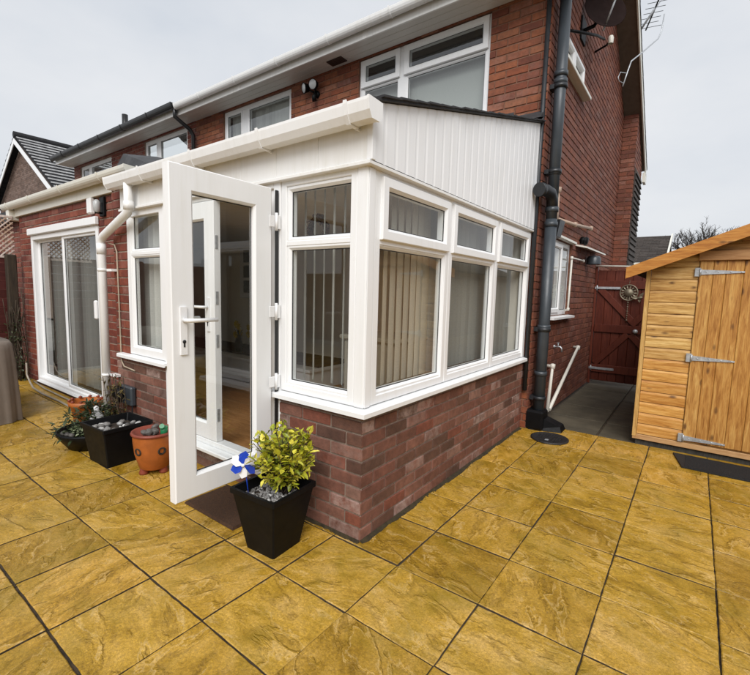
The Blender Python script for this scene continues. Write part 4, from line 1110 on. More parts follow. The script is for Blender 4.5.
mb = MB(); brickwall(mb, (-6.8, 18.9, 0), (1, 0, 0), (0, -1, 0), 6.95, 0, 2.78, (), 0); mb.prism([(18.92, 0), (23.8, 0), (23.8, 2.8), (21.2, 3.98), (18.92, 2.85)], 0, .02, .14, mi=1); mb.build('wall', ['brick_brown', 'mortar'], bh)
mb = MB(); mb.hexa([(.25, 18.55, 2.70), (.31, 18.55, 2.70), (.31, 21.2, 4.02), (.25, 21.2, 4.02), (.25, 18.55, 2.86), (.31, 18.55, 2.86), (.31, 21.2, 4.18), (.25, 21.2, 4.18)]); mb.box(-7, .25, 18.5, 18.58, 2.68, 2.78); mb.build('barge_board', 'upvc_cream', bh)
# bare tree
tr = thing('bare_tree', 'leafless dark twiggy tree showing above the shed roof', 'tree', (1.45, 30, 0))
rt = random.Random(4)
mb = MB(); mb.tube([(1.45, 30, 0), (1.5, 30, 1.8), (1.45, 30, 3.7)], .2, 10, rad=[.24, .18, .14]); mb.build('trunk', 'bark', tr)
mb = MB()
def branch(p, d, L, r, lev):
    q = p + d * L
    mid = p + d * L * .5 + Vector((rt.uniform(-1, 1), rt.uniform(-1, 1), rt.uniform(-.3, 1))) * L * .08
    mb.tube([p, mid, q], r, 5 if lev < 2 else 3, rad=[r, r * .8, r * .6], caps=False)
    if lev >= 5: return
    for k in range(rt.choice((2, 3, 3))):
        nd = (d + Vector((rt.uniform(-1, 1), rt.uniform(-1, 1), rt.uniform(-.35, .75))) * .75).normalized()
        branch(p + (q - p) * rt.uniform(.55, 1.), nd, L * rt.uniform(.62, .82), r * .64, lev + 1)
for k in range(10):
    a = k / 10 * 6.283
    branch(Vector((1.45, 30, 3.3 + .05 * k)), Vector((math.cos(a) * .8, math.sin(a) * .8, .62)).normalized(), .95, .06, 0)
mb.build('crown', 'bark', tr)
# ================================================================ GATE
gt = thing('wooden_gate', 'dark red wooden ledged and braced gate closing the side passage', 'gate', (.5, 5.75, 0))
GT = 1.77; gy = 5.75
mb = MB(); x = .10
rg = random.Random(6)
while x < 1.16:
    w = .118; mb.box(x, x + w - .003, gy, gy + .022, .055, GT, rnd=rg.random(), ch=.004); x += w
mb.box(.10, 1.155, gy + .0225, gy + .034, .06, GT - .01)
boards = mb.build('board_panel', 'gate_wood', gt)
for z in (.25, .88, 1.55):
    mb = MB(); mb.box(.10, 1.14, gy - .024, gy - .001, z - .06, z + .06, rnd=rg.random(), ch=.004); mb.build('ledge', 'gate_wood', gt)
for (a, b) in (((.14, 1.49), (.66, .95)), ((.60, .81), (1.06, .32)), ((.60, .95), (1.06, 1.49)), ((.14, .32), (.56, .81))):
    yb_ = gy - (.013 if a[0] < .5 else .0155); mb = MB(); mb.bar((a[0], yb_, a[1]), (b[0], yb_, b[1]), .020, .09, (0, 0, 1), rg.random(), ch=.003); mb.build('brace', 'gate_wood', gt)
mb = MB(); mb.box(HX + .003, .095, gy - .03, gy + .05, 0, GT + .05, ch=.004); mb.build('post', 'gate_wood', gt)
mb = MB(); mb.box(1.16, 1.23, gy - .03, gy + .05, 0, GT + .05, ch=.004); mb.build('post', 'gate_wood', gt)
for z in (1.50, .25):
    mb = MB(); mb.box(HX + .01, .42, gy - .0325, gy - .0255, z - .018, z + .018, ch=.002); mb.tube([(.1, gy - .035, z - .04), (.1, gy - .035, z + .04)], .009, 8); mb.build('hinge', 'galv', gt)
mb = MB(); mb.lathe([(.03, 0), (.035, .02), (.02, .035), (0, .035)], (.66, gy - .024, .86), 14, (0, -1, 0)); mb.build('latch_knob', 'galv', gt)
mb = MB(); mb.tube([(.0 + HX, gy - .05, 1.835), (1.2, gy - .05, 1.80)], .014, 8); tag(mb.build('overhead_pipe', 'pipe_white', None, (.6, gy, 1.82)), 'thin white pipe running level along the top of the red gate', 'pipe')
# hanging ornament
t = thing('sun_ornament', 'round grey sun face ornament with dangling beads hanging on the red gate', 'ornament', (.54, gy - .05, 1.43))
mb = MB(); c = Vector((.535, gy - .05, 1.435))
mb.lathe([(.0, .022), (.045, .018), (.06, .0)], c, 20, (0, -1, 0))
mb.lathe([(.105, -.004), (.112, .008), (.118, .008), (.124, -.004)], c, 28, (0, -1, 0))
for k in range(14):
    a = k / 14 * 6.283; e = Vector((math.cos(a), 0, math.sin(a)))
    mb.leaf(c + e * .055, e, (0, -1, 0), .06, .026, .5)
mb.build('disc', 'old_brass', t)
mb = MB()
for k in range(9):
    z = 1.29 - k * .033; mb.lathe([(0, -.012), (.010 if k % 2 else .016, 0), (0, .012)], (.535, gy - .05, z), 8)
mb.tube([(.535, gy - .05, 1.31), (.535, gy - .05, 1.0)], .002, 4)
mb.build('bead_string', 'old_brass', t)
mb = MB(); mb.tube([(.535, gy - .05, 1.55), (.535, gy - .028, 1.62)], .003, 4); mb.build('hook', 'old_brass', t)
t = thing('bird_ornament', 'small pale winged ornament beside the sun face near the shed corner', 'ornament', (.68, gy - .06, 1.36))
mb = MB(); c = Vector((.675, gy - .06, 1.36)); mb.lathe([(0, -.04), (.022, -.01), (.018, .03), (0, .05)], c, 10, (1, -.3, .3)); mb.build('body', 'old_brass', t)
mb = MB(); mb.leaf(c, (-1, -.2, .1), (0, -1, .3), .10, .05, .5); mb.leaf(c, (.5, -.2, .8), (0, -1, .3), .10, .05, .5); mb.leaf(c, (.2, 0, -1), (0, -1, 0), .07, .04, .5); mb.build('wing', 'old_brass', t)
# ================================================================ SHED
sh = thing('garden_shed', 'new honey coloured wooden garden shed with apex roof and strap hinged door', 'shed', (1.86, 3.9, 0))
SX0, SX1, SY, SYB = .975, 2.76, 2.935, 4.9
AP = (SX0 + SX1) / 2
def shz(x): return 1.648 + .405 * ((x - SX0) if x < AP else (SX1 - x))
rs = random.Random(8)
DX0, DX1 = 1.352, 2.06
def board_row(mb, x0, x1, z0, z1, r, mi):
    # shiplap: slightly scooped top edge
    for (a, b) in [(x0, x1)]:
        y = SY
        prof = [(y + .012, z0), (y, z0 + .003), (y, z1 - .022), (y + .004, z1 - .012), (y + .009, z1), (y + .016, z1), (y + .016, z0)]
        mb.prism(prof, 0, a, b, r, mi)
mb = MB(); z = .085; bh_ = .1035; k = 0
while z < 2.05:
    z1 = z + bh_
    mi = 1 if k < 7 else 0
    xl = SX0 + .03; xr = SX1 - .03
    if z1 > shz(SX0):
        f = (z1 - 1.648) / .405; xl = max(xl, SX0 + f - .10); xr = min(xr, SX1 - f + .10)
    if xl < xr - .05:
        r = rs.random()
        if z < 1.69:
            if xl < DX0 - .008: board_row(mb, xl, DX0 - .003, z, z1 - .0015, r, mi)
            if xr > DX1 + .008: board_row(mb, DX1 + .003, xr, z, z1 - .0015, (r + .3) % 1, mi)
        else: board_row(mb, xl, xr, z, z1 - .0015, r, mi)
    z = z1; k += 1
mb.build('front_wall', ['shed_board', 'shed_low'], sh)
mb = MB(); z = .085
while z < 1.62:
    z1 = min(z + bh_, 1.64)
    for x in (SX0 + .004, SX1 - .02):
        mb.box(x, x + .016, SY + .03, SYB, z, z1 - .003, rnd=rs.random(), ch=.003)
    z += bh_
mb.box(SX0, SX1, SYB, SYB + .02, .08, 1.6); mb.box(SX0 + .03, SX1 - .03, SY + .018, SY + .028, .08, 1.70); mb.prism([(SX0 + .03, 1.70), (SX1 - .03, 1.70), (AP, shz(AP) - .02)], 1, SY + .018, SY + .028)
mb.build('side_wall', 'shed_board', sh)
mb = MB(); mb.box(SX0 - .008, SX0 + .027, SY - .010, SY + .028, .06, 1.648, rnd=.2, ch=.003); mb.build('corner_trim', 'shed_trim', sh)
mb = MB(); mb.box(SX1 - .027, SX1 + .008, SY - .010, SY + .028, .06, 1.648, rnd=.7, ch=.003); mb.build('corner_trim', 'shed_trim', sh)
mb = MB(); mb.box(SX0 - .005, SX1 + .005, SY - .006, SYB, .035, .082, rnd=.3, ch=.003); mb.build('base_bearer', 'shed_header', sh)
# roof and barge boards
mb = MB()
for sg in (-1, 1):
    xe = AP + sg * (AP - SX0 + .15); ze = shz(SX0) - .15 * .405
    a = [(AP, ze + (AP - SX0 + .15) * .405), (xe, ze)]
    mb.hexa([(a[0][0], SY - .14, a[0][1] + .012), (a[1][0], SY - .14, a[1][1] + .012), (a[1][0], SYB + .1, a[1][1] + .012), (a[0][0], SYB + .1, a[0][1] + .012), (a[0][0], SY - .14, a[0][1] + .034), (a[1][0], SY - .14, a[1][1] + .034), (a[1][0], SYB + .1, a[1][1] + .034), (a[0][0], SYB + .1, a[0][1] + .034)])
mb.build('roof', 'roof_edge', sh)
for sg in (-1, 1):
    mb = MB()
    xe = AP + sg * (AP - SX0 + .155); ze = shz(SX0) - .155 * .405; za = ze + (AP - SX0 + .155) * .405
    mb.hexa([(AP + sg * .001, SY - .165, za - .055), (xe, SY - .165, ze - .055), (xe, SY - .143, ze - .055), (AP + sg * .001, SY - .143, za - .055), (AP + sg * .001, SY - .165, za + .044), (xe, SY - .165, ze + .044), (xe, SY - .143, ze + .044), (AP + sg * .001, SY - .143, za + .044)], .4)
    mb.build('barge_board', 'barge', sh)
mb = MB(); mb.box(DX0 - .012, DX1 + .1, SY - .040, SY - .001, 1.690, 1.772, rnd=.4, ch=.004); mb.build('door_header', 'shed_header', sh)
mb = MB(); x = DX0; k = 0; ws = [.095, .085, .115, .115, .1, .1, .1]
for w in ws:
    mb.box(x + .0008, min(x + w, DX1) - .0008, SY - .012, SY + .010, .10, 1.688, rnd=rs.random(), ch=.004); x += w
sd = mb.build('door', 'shed_door', sh)
for z in (1.592, .848, .128):
    mb = MB()
    mb.box(DX0 - .032, DX0 + .008, SY - .022, SY - .0125, z - .038, z + .038, ch=.003)
    mb.hexa([(DX0 + .0085, SY - .021, z - .022), (DX0 + .30, SY - .021, z - .006), (DX0 + .30, SY - .0125, z - .006), (DX0 + .0085, SY - .0125, z - .022), (DX0 + .0085, SY - .021, z + .022), (DX0 + .30, SY - .021, z + .006), (DX0 + .30, SY - .0125, z + .006), (DX0 + .0085, SY - .0125, z + .022)])
    mb.tube([(DX0 + .008, SY - .024, z - .03), (DX0 + .008, SY - .024, z + .03)], .008, 8)
    for q in (.05, .13, .21, .28): mb.lathe([(.006, 0), (.004, .003), (0, .003)], (DX0 + q, SY - .021, z), 8, (0, -1, 0))
    mb.build('hinge', 'galv', sd)
mb = MB(); mb.box(DX1 - .09, DX1 + .04, SY - .024, SY - .0125, .93, .97, ch=.003); mb.build('bolt', 'galv', sd)
mb = MB(); mb.box(SX0 + .02, SX1, SY + .02, SYB, -.03, .034); mb.build('floor_frame', 'post_wood', sh)
mb = MB(); mb.hexa([(1.37, 2.46, .002), (2.3, 2.46, .002), (2.3, 2.80, .002), (1.30, 2.80, .002), (1.37, 2.46, .014), (2.3, 2.46, .014), (2.3, 2.80, .014), (1.30, 2.80, .014)])
for k in range(16): mb.box(1.39, 2.28, 2.472 + k * .02, 2.482 + k * .02, .0142, .019)
tag(mb.build('rubber_mat', 'rubber', None, (1.8, 2.6, 0)), 'black ribbed rubber mat on the slabs in front of the shed', 'mat')
# drain cover
t = thing('drain_cover', 'round dark iron drain cover set in the slabs by the soil pipe', 'drain cover', (.34, 2.47, 0))
mb = MB(); c = (.34, 2.475, .003); mb.lathe([(.170, 0), (.170, .010), (.155, .014), (.150, .010), (.0, .010)], c, 40)
for i in range(-5, 6):
    for j in range(-5, 6):
        if i * i + j * j < 24: mb.box(.34 + i * .024 - .008, .34 + i * .024 + .008, 2.475 + j * .024 - .008, 2.475 + j * .024 + .008, .0132, .017)
mb.build('lid', 'iron', t)
mb = MB(); mb.box(.325, .355, 2.36, 2.39, .0172, .022); mb.build('key_slot', 'galv', t)
# brown doormat below the door
mb = MB(); mb.hexa([(-1.12, -.36, .002), (-.62, -.36, .002), (-.62, -.05, .002), (-1.12, -.05, .002), (-1.11, -.35, .016), (-.63, -.35, .016), (-.63, -.06, .016), (-1.11, -.06, .016)])
tag(mb.build('doormat', 'mat_brown', None, (-.87, -.2, 0)), 'flat brown mat on the slabs below the open door', 'mat')
# ================================================================ POTS
def square_planter(x, y, rz, top, bot, h, mats, name, label, rim=.02):
    t = thing(name, label, 'plant pot', (x, y, 0)); mb = MB(); M = Matrix.Rotation(rz, 3, 'Z')
    prof = [(bot, .0), (bot * 1.01, .006), (top - .010, h - .03), (top, h - .026), (top, h), (top - .016, h), (top - .03, h - .06), (0.01, h - .062)]
    rows = []
    for r, z in prof:
        c = min(.007, r * .3); i0 = len(mb.v); rows.append(i0)
        for a, b in ((-1, -1), (1, -1), (1, 1), (-1, 1)):
            for q in ((c, 0), (0, c)) if (a * b > 0) else ((0, c), (c, 0)):
                v = M @ Vector((a * (r - q[0]), b * (r - q[1]), 0)); mb.v.append((x + v.x, y + v.y, z))
    n = 8
    # order points by angle for a clean octagon
    for ri in rows:
        seg = sorted(mb.v[ri:ri + n], key=lambda p: math.atan2(p[1] - y, p[0] - x)); mb.v[ri:ri + n] = seg
    for k in range(len(rows) - 1):
        mi = 0 if k < 6 else 1
        for q in range(n):
            mb.f.append((rows[k] + q, rows[k] + (q + 1) % n, rows[k + 1] + (q + 1) % n, rows[k + 1] + q)); mb.m.append(mi); mb.r.append(.5); mb.sm.append(False)
    mb.f.append(tuple(range(rows[0] + n - 1, rows[0] - 1, -1))); mb.m.append(0); mb.r.append(.5); mb.sm.append(False)
    mb.build('pot', mats, t); return t
def pebbles(cx, cy, z, rad, n, parent, seed, square=True, size=(.006, .014), mat='pebble', skip=None):
    r_ = random.Random(seed); mb = MB()
    for k in range(n):
        x, y = r_.uniform(-rad, rad), r_.uniform(-rad, rad)
        if not square and x * x + y * y > rad * rad: continue
        s_ = r_.uniform(*size); c = (cx + x, cy + y, z + s_ * .3 + r_.uniform(0, .008))
        ax = Vector((r_.uniform(-1, 1), r_.uniform(-1, 1), 1.2))
        mb.lathe([(0, -s_ * .7), (s_ * .75, -s_ * .4), (s_, 0), (s_ * .75, s_ * .4), (0, s_ * .65)], c, 7, ax, r_.random())
    o = mb.build('pebbles', mat, parent); o['kind'] = 'stuff'; return o
# the main planter
MPX, MPY = -.345, -.300
t = square_planter(MPX, MPY, RAD(4), .158, .098, .335, ['black_plastic', 'soil'], 'tall_planter', 'tall square black planter with a golden shrub by the open door')
pebbles(MPX - .02, MPY - .02, .275, .115, 330, t, 3, size=(.006, .013))
t2 = thing('golden_shrub', 'small yellow green shrub growing in the tall black planter', 'shrub', (MPX, MPY, .28))
rl = random.Random(21); mb = MB(); st = MB()
cc = Vector((-.322, -.262, .500))
for k in range(78):
    d = Vector((rl.gauss(0, 1), rl.gauss(0, 1), rl.uniform(-.75, 1.15))).normalized()
    tip = cc + Vector((d.x * .182, d.y * .155, d.z * .200)) * rl.uniform(.7, 1.05)
    base = Vector((-.31 + rl.uniform(-.02, .02), -.26 + rl.uniform(-.02, .02), .285)); mid = base * .45 + tip * .55 + Vector((0, 0, .03))
    st.tube([base, mid, tip], .003, 5, rad=[.0045, .003, .0015])
    nl = rl.randint(12, 16)
    for q in range(nl):
        f = .25 + .78 * q / nl; p = (base.lerp(mid, f * 2) if f < .5 else mid.lerp(tip, min(1, f * 2 - 1)))
        dd = ((tip - mid).normalized() * .5 + Vector((rl.gauss(0, .7), rl.gauss(0, .7), rl.gauss(.1, .5)))).normalized()
        out = (p - cc).length / .18
        mb.leaf(p, dd, Vector((rl.gauss(0, .4), rl.gauss(0, .4), 1)), rl.uniform(.026, .060), rl.uniform(.016, .034), min(1, max(0, rl.uniform(.0, .75) + .3 * (out - .6))))
mb.build('foliage', 'leaf_gold', t2); st.build('stem', 'stem', t2)
# pinwheel
t = thing('pinwheel', 'blue and white toy pinwheel stuck in the tall black planter', 'toy windmill', (-.45, -.42, .30))
mb = MB(); c = Vector((-.435, -.420, .455)); mb.tube([(-.42, -.40, .27), c + Vector((0, .006, 0))], .003, 6); mb.build('stick', 'blue_plastic', t)
nrm = Vector((.60, -.79, .1)).normalized(); e1 = Vector((.79, .60, 0)).normalized(); e2 = nrm.cross(e1).normalized()
for k in range(6):
    mb = MB(); a = k / 6 * 6.283 + .4; d = e1 * math.cos(a) + e2 * math.sin(a); s2 = nrm.cross(d)
    pts = [c + nrm * .006, c + d * .024 + s2 * .026 + nrm * .014, c + d * .054 + s2 * .027 + nrm * .008, c + d * .072 + nrm * .0, c + d * .054 - s2 * .018 - nrm * .004, c + d * .024 - s2 * .012 - nrm * .002]
    n = len(pts)
    up_ = [p + nrm * .002 for p in pts]
    mb.face(pts); mb.face(list(reversed(up_)))
    for q in range(n): mb.face([pts[q], pts[(q + 1) % n], up_[(q + 1) % n], up_[q]])
    o = mb.build('sail', 'blue_plastic' if k % 2 else 'white_plastic', t)
mb = MB(); mb.lathe([(.009, 0), (.008, .008), (0, .010)], c + nrm * .012, 12, nrm); mb.build('hub', 'white_plastic', t)
# pots left of the door
t = square_planter(-2.18, -.30, RAD(3), .185, .140, .30, ['black_plastic', 'soil'], 'square_planter', 'square black planter holding pale pebbles under the socket')
pebbles(-2.18, -.30, .245, .14, 34, t, 5, size=(.012, .030))
t = thing('dry_plant', 'thin straggly brown and green plant rising between the socket and downpipe', 'plant', (-2.62, -.10, .0))
mb = MB(); st = MB(); rl = random.Random(31)
for k in range(26):
    b0 = Vector((-2.60 + rl.uniform(-.10, .06), -.10 + rl.uniform(-.03, .03), .0)); tp = b0 + Vector((rl.uniform(-.10, .04), rl.uniform(-.08, .04), rl.uniform(.26, .60)))
    st.tube([b0, (b0 + tp) / 2 + Vector((rl.uniform(-.03, .03), 0, .03)), tp], .003, 5)
    for q in range(9):
        p = b0.lerp(tp, rl.uniform(.3, 1)); mb.leaf(p, (rl.gauss(0, 1), rl.gauss(0, 1), rl.gauss(-.3, .6)), (0, 0, 1), rl.uniform(.03, .07), .016, rl.random())
mb.build('foliage', 'leaf_dry', t); st.build('stem', 'stem', t)
t = thing('bowl_planter', 'low round black bowl of dark trailing plants beside the square planter', 'plant pot', (-2.72, -.34, 0))
bx, by = -2.66, -.30
mb = MB(); mb.lathe([(0, 0), (.17, 0), (.24, .10), (.255, .13), (.255, .145), (.235, .145), (.22, .10), (0, .10)], (bx, by, 0), 36); mb.build('bowl', 'black_plastic', t)
mb = MB(); rl = random.Random(33)
for k in range(900):
    a, r = rl.uniform(0, 6.28), abs(rl.gauss(0, .14)); r = min(r, .25)
    p = Vector((bx + math.cos(a) * r, by + math.sin(a) * r, .12 + max(0, rl.uniform(0, .26) - r * .55)))
    mb.leaf(p, (math.cos(a) + rl.gauss(0, .6), math.sin(a) + rl.gauss(0, .6), rl.gauss(.3, .5)), (0, 0, 1), rl.uniform(.035, .075), rl.uniform(.012, .026), rl.random())
mb.build('foliage', 'leaf_green', t)
mb = MB()
for k in range(60):
    a, r = rl.uniform(0, 6.28), rl.uniform(0, .10)
    p = Vector((bx + .03 + math.cos(a) * r, by - .10 + math.sin(a) * r * .6, .13 + rl.uniform(0, .05)))
    mb.leaf(p, (rl.gauss(0, 1), rl.gauss(-.3, 1), rl.gauss(.5, .5)), (0, 0, 1), rl.uniform(.02, .045), rl.uniform(.015, .025), rl.random())
mb.build('pale_foliage', 'leaf_pale', t)
mb = MB()
for k in range(3): mb.lathe([(0, -.02), (.018, -.012), (.024, 0), (.018, .012), (0, .018)], (bx - .02 + .05 * k, by - .2 + .012 * k, .14), 9, (.3, .2, 1))
mb.build('stones', 'pebble', t)
mb = MB(); c = (bx + .03, by + .03, .23); mb.lathe([(.055, 0), (.045, .03), (.018, .075), (.02, .10), (0, .115)], c, 14, (.2, -.1, 1)); tag(mb.build('gnome_figure', 'white_plastic', None, (bx, by, .2)), 'small pale cone shaped figure standing among the plants in the bowl', 'figurine')
# terracotta strawberry pot on feet
def strawberry_pot(x, y, label):
    t = thing('terracotta_pot', label, 'plant pot', (x, y, 0))
    mb = MB(); mb.lathe([(0, .035), (.085, .035), (.10, .045), (.128, .15), (.137, .24), (.138, .285)], (x, y, 0), 40)
    mb.lathe([(.138, .285), (.146, .288), (.150, .298), (.146, .308), (.130, .308), (.124, .27), (0, .262)], (x, y, 0), 40, mi=1); mb.build('pot', ['terracotta', 'terracotta_rim'], t)
    for k in range(3):
        a = RAD(250 + 120 * k + 15); mb = MB(); p = Vector((x + math.cos(a) * .075, y + math.sin(a) * .075, 0)); mb.lathe([(.0, 0), (.03, 0), (.032, .012), (.024, .036), (.026, .046), (0, .05)], p, 14); mb.build('foot', 'terracotta_rim', t)
    for k in range(4):
        a = RAD(212 + 72 * k); n = Vector((math.cos(a), math.sin(a), -.08)); p = Vector((x, y, .185)) + Vector((math.cos(a), math.sin(a), 0)) * .128
        mb = MB(); mb.lathe([(.028, .0), (.029, .006), (.021, .009), (.019, .003), (0, .002)], p, 16, n); mb.build('side_pocket', 'soil', t)
    return t
t = strawberry_pot(-1.74, -.235, 'terracotta strawberry pot on small feet just left of the door')
mb = MB(); rl = random.Random(41)
for k in range(7): 
    c = (-1.74 + rl.uniform(-.09, .06), -.235 + rl.uniform(-.08, .06), .29 + rl.uniform(0, .02)); s_ = rl.uniform(.014, .034); mb.lathe([(0, -s_ * .7), (s_ * .8, -s_ * .3), (s_, .1 * s_), (s_ * .6, s_ * .5), (0, s_ * .6)], c, 8, (rl.uniform(-1, 1), rl.uniform(-1, 1), 1))
tag(mb.build('pot_stones', 'pebble', None, (-1.74, -.235, .28)), 'handful of pale stones lying in the terracotta strawberry pot', 'stones')
mb = MB(); mb.tube([(-1.66, -.20, .27), (-1.655, -.20, .345)], .025, 14); mb.tube([(-1.66, -.20, .33), (-1.63, -.23, .36)], .018, 10); tag(mb.build('hose_connector', 'green_plastic', None, (-1.66, -.2, .27)), 'small green plastic fitting sticking out of the strawberry pot', 'fitting')
t = thing('orange_pot', 'orange terracotta pot at the far end of the pot row', 'plant pot', (-3.30, -.12, 0))
mb = MB(); x, y = -3.28, -.12; mb.lathe([(0, 0), (.095, 0), (.125, .19), (.14, .195), (.145, .24), (.13, .24), (.12, .20), (0, .19)], (x, y, 0), 30); mb.build('pot', 'terracotta', t)
mb = MB(); 
for k in range(10):
    a = k / 10 * 6.283; mb.lathe([(0, -.014), (.02, 0), (0, .014)], (x + math.cos(a) * .13, y + math.sin(a) * .13, .25), 8)
mb.build('scalloped_rim', 'terracotta_rim', t)
# garden hose along the patio door
mb = MB(); mb.tube([(-5.95, .12, .25), (-5.88, .10, .10), (-5.70, .08, .035), (-5.35, .02, .016), (-4.9, -.01, .014), (-4.4, .0, .014), (-3.9, -.02, .014), (-3.55, -.06, .014), (-3.42, -.09, .02)], .011, 8)
mb.tube([(-5.8, .15, .016), (-5.2, .10, .014), (-4.6, .09, .014), (-4.0, .09, .014), (-3.5, .07, .014), (-3.1, -.02, .014)], .010, 8)
tag(mb.build('garden_hose', 'hose', None, (-4.6, 0, 0)), 'pale hose lying along the foot of the patio doors', 'hose')
# covered furniture at the left edge
mb = MB(); rc_ = random.Random(51); n = 72; rows = []
x0, x1, y0, y1 = -4.95, -3.82, -1.25, -.44
def cov(u, f):
    """superellipse outline, f = 0 ground .. 1 top edge"""
    a = u * 6.283; c, s_ = math.cos(a), math.sin(a); e = .34
    px = (abs(c) ** e) * (1 if c > 0 else -1); py = (abs(s_) ** e) * (1 if s_ > 0 else -1)
    fold = .018 * math.sin(a * 7 + .6) + .012 * math.sin(a * 13 + 2) + .01 * math.sin(a * 23)
    k = 1.0 - .04 * f - .04 * f * f + fold * (1.3 - f)
    return ((x0 + x1) / 2 + px * (x1 - x0) / 2 * k, (y0 + y1) / 2 + py * (y1 - y0) / 2 * k)
for f, z in ((0, .004), (.12, .10), (.3, .25), (.5, .42), (.7, .58), (.86, .70), (.96, .755), (1.25, .785)):
    i0 = len(mb.v); rows.append(i0)
    for k in range(n):
        p = cov(k / n, f); mb.v.append((p[0], p[1], z + (.012 * math.sin(k * .9) if 0 < f < 1 else 0)))
i0 = len(mb.v); rows.append(i0)
for k in range(n): mb.v.append(((x0 + x1) / 2, (y0 + y1) / 2, .80))
for a, b in zip(rows, rows[1:]):
    for k in range(n): mb.f.append((a + k, a + (k + 1) % n, b + (k + 1) % n, b + k)); mb.m.append(0); mb.r.append(.5); mb.sm.append(True)
tag(mb.build('furniture_cover', 'cover_cloth', None, (-4.5, -.85, 0)), 'grey brown cloth cover draped over garden furniture at the patio edge', 'cover')
# boundary fence with trellis at far left
FX = -6.27
t = thing('boundary_fence', 'dark red boarded fence panel at the far left of the patio', 'fence', (FX, -1, 0))
mb = MB(); z = .05
while z < 1.66: mb.box(FX - .012, FX + .012, -4.6, .10, z, z + .118, rnd=random.random(), ch=.004); z += .12
mb.build('board_panel', 'fence_wood', t)
for y in (-1.75, -3.6): mb = MB(); mb.box(FX - .05, FX + .05, y - .05, y + .05, 0, 1.75, ch=.006); mb.build('post', 'fence_wood', t)
mb = MB()
for k in range(-10, 90):
    for s_ in (-1, 1):
        a = -4.6 + k * .062
        # clip diagonals to the trellis panel
        q0, q1 = (a, a + .52) if s_ > 0 else (a + .52, a)
        lo, hi = 0., 1.
        for lim, sg in ((-.62, 1), (.14, -1)):
            f0, f1 = (q0 - lim) * sg, (q1 - lim) * sg
            if f0 < 0 and f1 < 0: hi = -1
            elif f0 < 0: lo = max(lo, f0 / (f0 - f1))
            elif f1 < 0: hi = min(hi, f0 / (f0 - f1))
        if hi - lo < .04: continue
        pts = [(q0 + (q1 - q0) * tt, 1.70 + .52 * tt) for tt in (lo, hi)]
        mb.bar((FX + .006 * s_ + .01, pts[0][0], pts[0][1]), (FX + .006 * s_ + .01, pts[1][0], pts[1][1]), .016, .008, (1, 0, 0), random.random())
for z in (1.69, 2.23): mb.bar((FX + .01, -.64, z), (FX + .01, .14, z), .03, .03)
tag(mb.build('trellis', 'trellis_wood', None, (FX, -2, 1.7)), 'pale diagonal lattice trellis on top of the dark red fence', 'trellis')
mb = MB(); mb.box(FX + .03, FX + .14, .02, .13, 0, 1.72, rnd=.4, ch=.01); tag(mb.build('wooden_post', 'post_wood', None, (FX + .08, .08, 0)), 'weathered grey timber post between the fence and the brick wall', 'post')
t = thing('climbing_plant', 'dark bare stemmed climber against the brick left of the patio doors', 'climber', (-6.05, .1, 0))
mb = MB(); st = MB(); rl = random.Random(61)
for k in range(22):
    p = Vector((-6.10 + rl.uniform(-.12, .12), .10 + rl.uniform(-.05, .05), 0)); pts = [p]
    for q in range(6): p = p + Vector((rl.gauss(0, .035), rl.gauss(0, .02), rl.uniform(.12, .25))); p.y = min(p.y, .17); pts.append(p)
    st.tube(pts, .005, 5)
    for q in range(16):
        p = rl.choice(pts[:5]) + Vector((rl.gauss(0, .05), rl.gauss(0, .03), rl.gauss(0, .06))); p.y = min(p.y, .16); mb.leaf(p, (rl.gauss(0, 1), rl.gauss(-.5, .6), rl.gauss(0, .8)), (0, -.6, .8), rl.uniform(.03, .06), rl.uniform(.015, .03), rl.random())
mb.build('foliage', 'leaf_green', t); st.build('stem', 'stem', t)
# ---- garden boundary behind and to the right of the camera (seen in the window glass)
def back_fence(p, q, label):
    t = thing('garden_fence', label, 'fence', (p[0], p[1], 0)); d = Vector((q[0] - p[0], q[1] - p[1], 0)); L = d.length; d.normalize(); mb = MB(); s_ = 0
    while s_ < L - .1:
        a = Vector((*p, 0)) + d * s_; b = a + d * .12
        M = Matrix.Rotation(math.atan2(d.y, d.x), 4, 'Z'); M.translation = (a + b) / 2 + Vector((0, 0, .92)); mb.chbox(M, (.116, .02, 1.7), .003, random.random()); s_ += .122
    mb.build('board_panel', 'garden_fence', t); s_ = 0
    while s_ <= L: a = Vector((*p, 0)) + d * s_; mb = MB(); mb.box(a.x - .05, a.x + .05, a.y - .05, a.y + .05, -.05, 1.85, ch=.006); s_ += 1.83; mb.build('post', 'post_wood', t)
back_fence((-8.9, -6.3), (4.5, -6.3), 'long brown board fence across the end of the garden')
back_fence((4.5, -6.2), (4.5, 5.6), 'brown board fence along the right side of the garden past the shed')
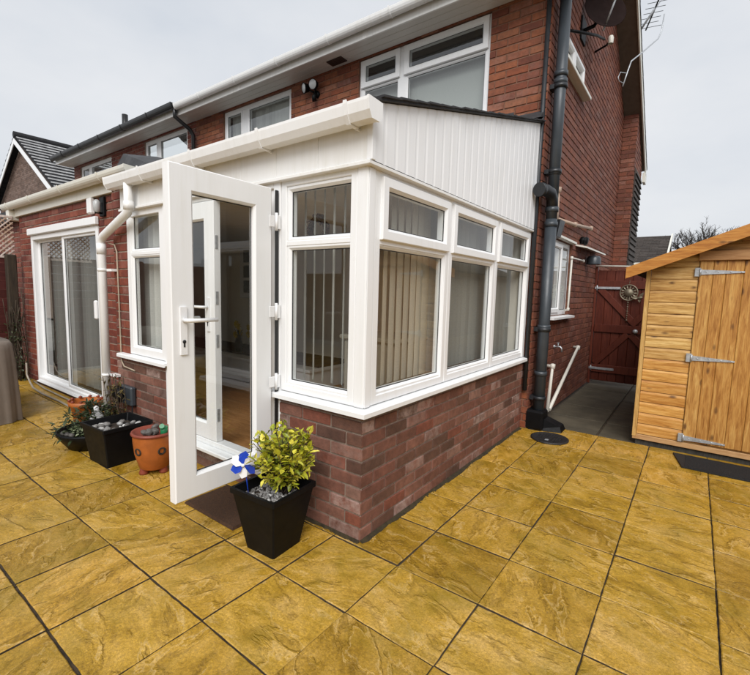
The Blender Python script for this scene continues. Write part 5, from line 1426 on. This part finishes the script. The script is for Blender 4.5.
# ================================================================ WORLD, LIGHT, CAMERA
SUN_EL, SUN_ROT = RAD(42), RAD(148)
w = bpy.data.worlds.new('World'); SC.world = w; w.use_nodes = True; nt = w.node_tree; nt.nodes.clear(); g = G(nt)
out = g.n('OutputWorld'); bg = g.n('Background'); sky = g.n('TexSky', sky_type='NISHITA')
sky.sun_disc = False; sky.sun_elevation = SUN_EL; sky.sun_rotation = SUN_ROT; sky.air_density = 1.2; sky.dust_density = 4.; sky.ozone_density = 1.
bw = g.n('RGBToBW'); nt.links.new(sky.outputs[0], bw.inputs[0])
# a closed cloud deck: the clear sky's light is scattered to an even grey with soft patches
tc = g.pos('Generated'); cl = g.noise(g.mapping(tc, scale=(1.2, 1.2, 2.6)), 1.6, 5, .55)
deck = g.mix(g.ramp(cl, [(.30, 0.), (.70, 1.)]), (7.1, 7.5, 8.1), (8.9, 9.0, 9.2))
col = g.mix(.90, sky.outputs[0], deck)
nt.links.new(col, bg.inputs[0]); bg.inputs[1].default_value = .0505
nt.links.new(bg.outputs[0], out.inputs[0])
sd_ = bpy.data.lights.new('sun', 'SUN'); sd_.energy = 1.5; sd_.angle = RAD(40); sd_.color = (1, .99, .98)
so_ = bpy.data.objects.new('sun', sd_); COL.objects.link(so_)
az = SUN_ROT; dirv = Vector((math.sin(az) * math.cos(SUN_EL), math.cos(az) * math.cos(SUN_EL), math.sin(SUN_EL)))
so_.rotation_euler = dirv.to_track_quat('Z', 'Y').to_euler()
cam = bpy.data.cameras.new('camera'); co = bpy.data.objects.new('camera', cam); COL.objects.link(co)
cam.sensor_fit = 'HORIZONTAL'; cam.sensor_width = 36; cam.lens = 36 * 431.399 / 750; cam.clip_start = .05; cam.clip_end = 400
R_ = Vector((.80264238, .59586676, .02660854)); U_ = Vector((-.08464355, .06963011, .99397541)); F_ = Vector((-.59042415, .80005903, -.10632435))
M = Matrix(((R_.x, U_.x, -F_.x, 0), (R_.y, U_.y, -F_.y, 0), (R_.z, U_.z, -F_.z, 0), (0, 0, 0, 1)))
M.translation = (1.35171197, -1.74037022, 1.35450163); co.matrix_world = M
SC.camera = co
SC.view_settings.view_transform = 'Standard'; SC.view_settings.look = 'None'; SC.view_settings.exposure = 1.0; SC.view_settings.gamma = 1
SC.cycles.max_bounces = 10; SC.cycles.transparent_max_bounces = 16; SC.cycles.use_denoising = True
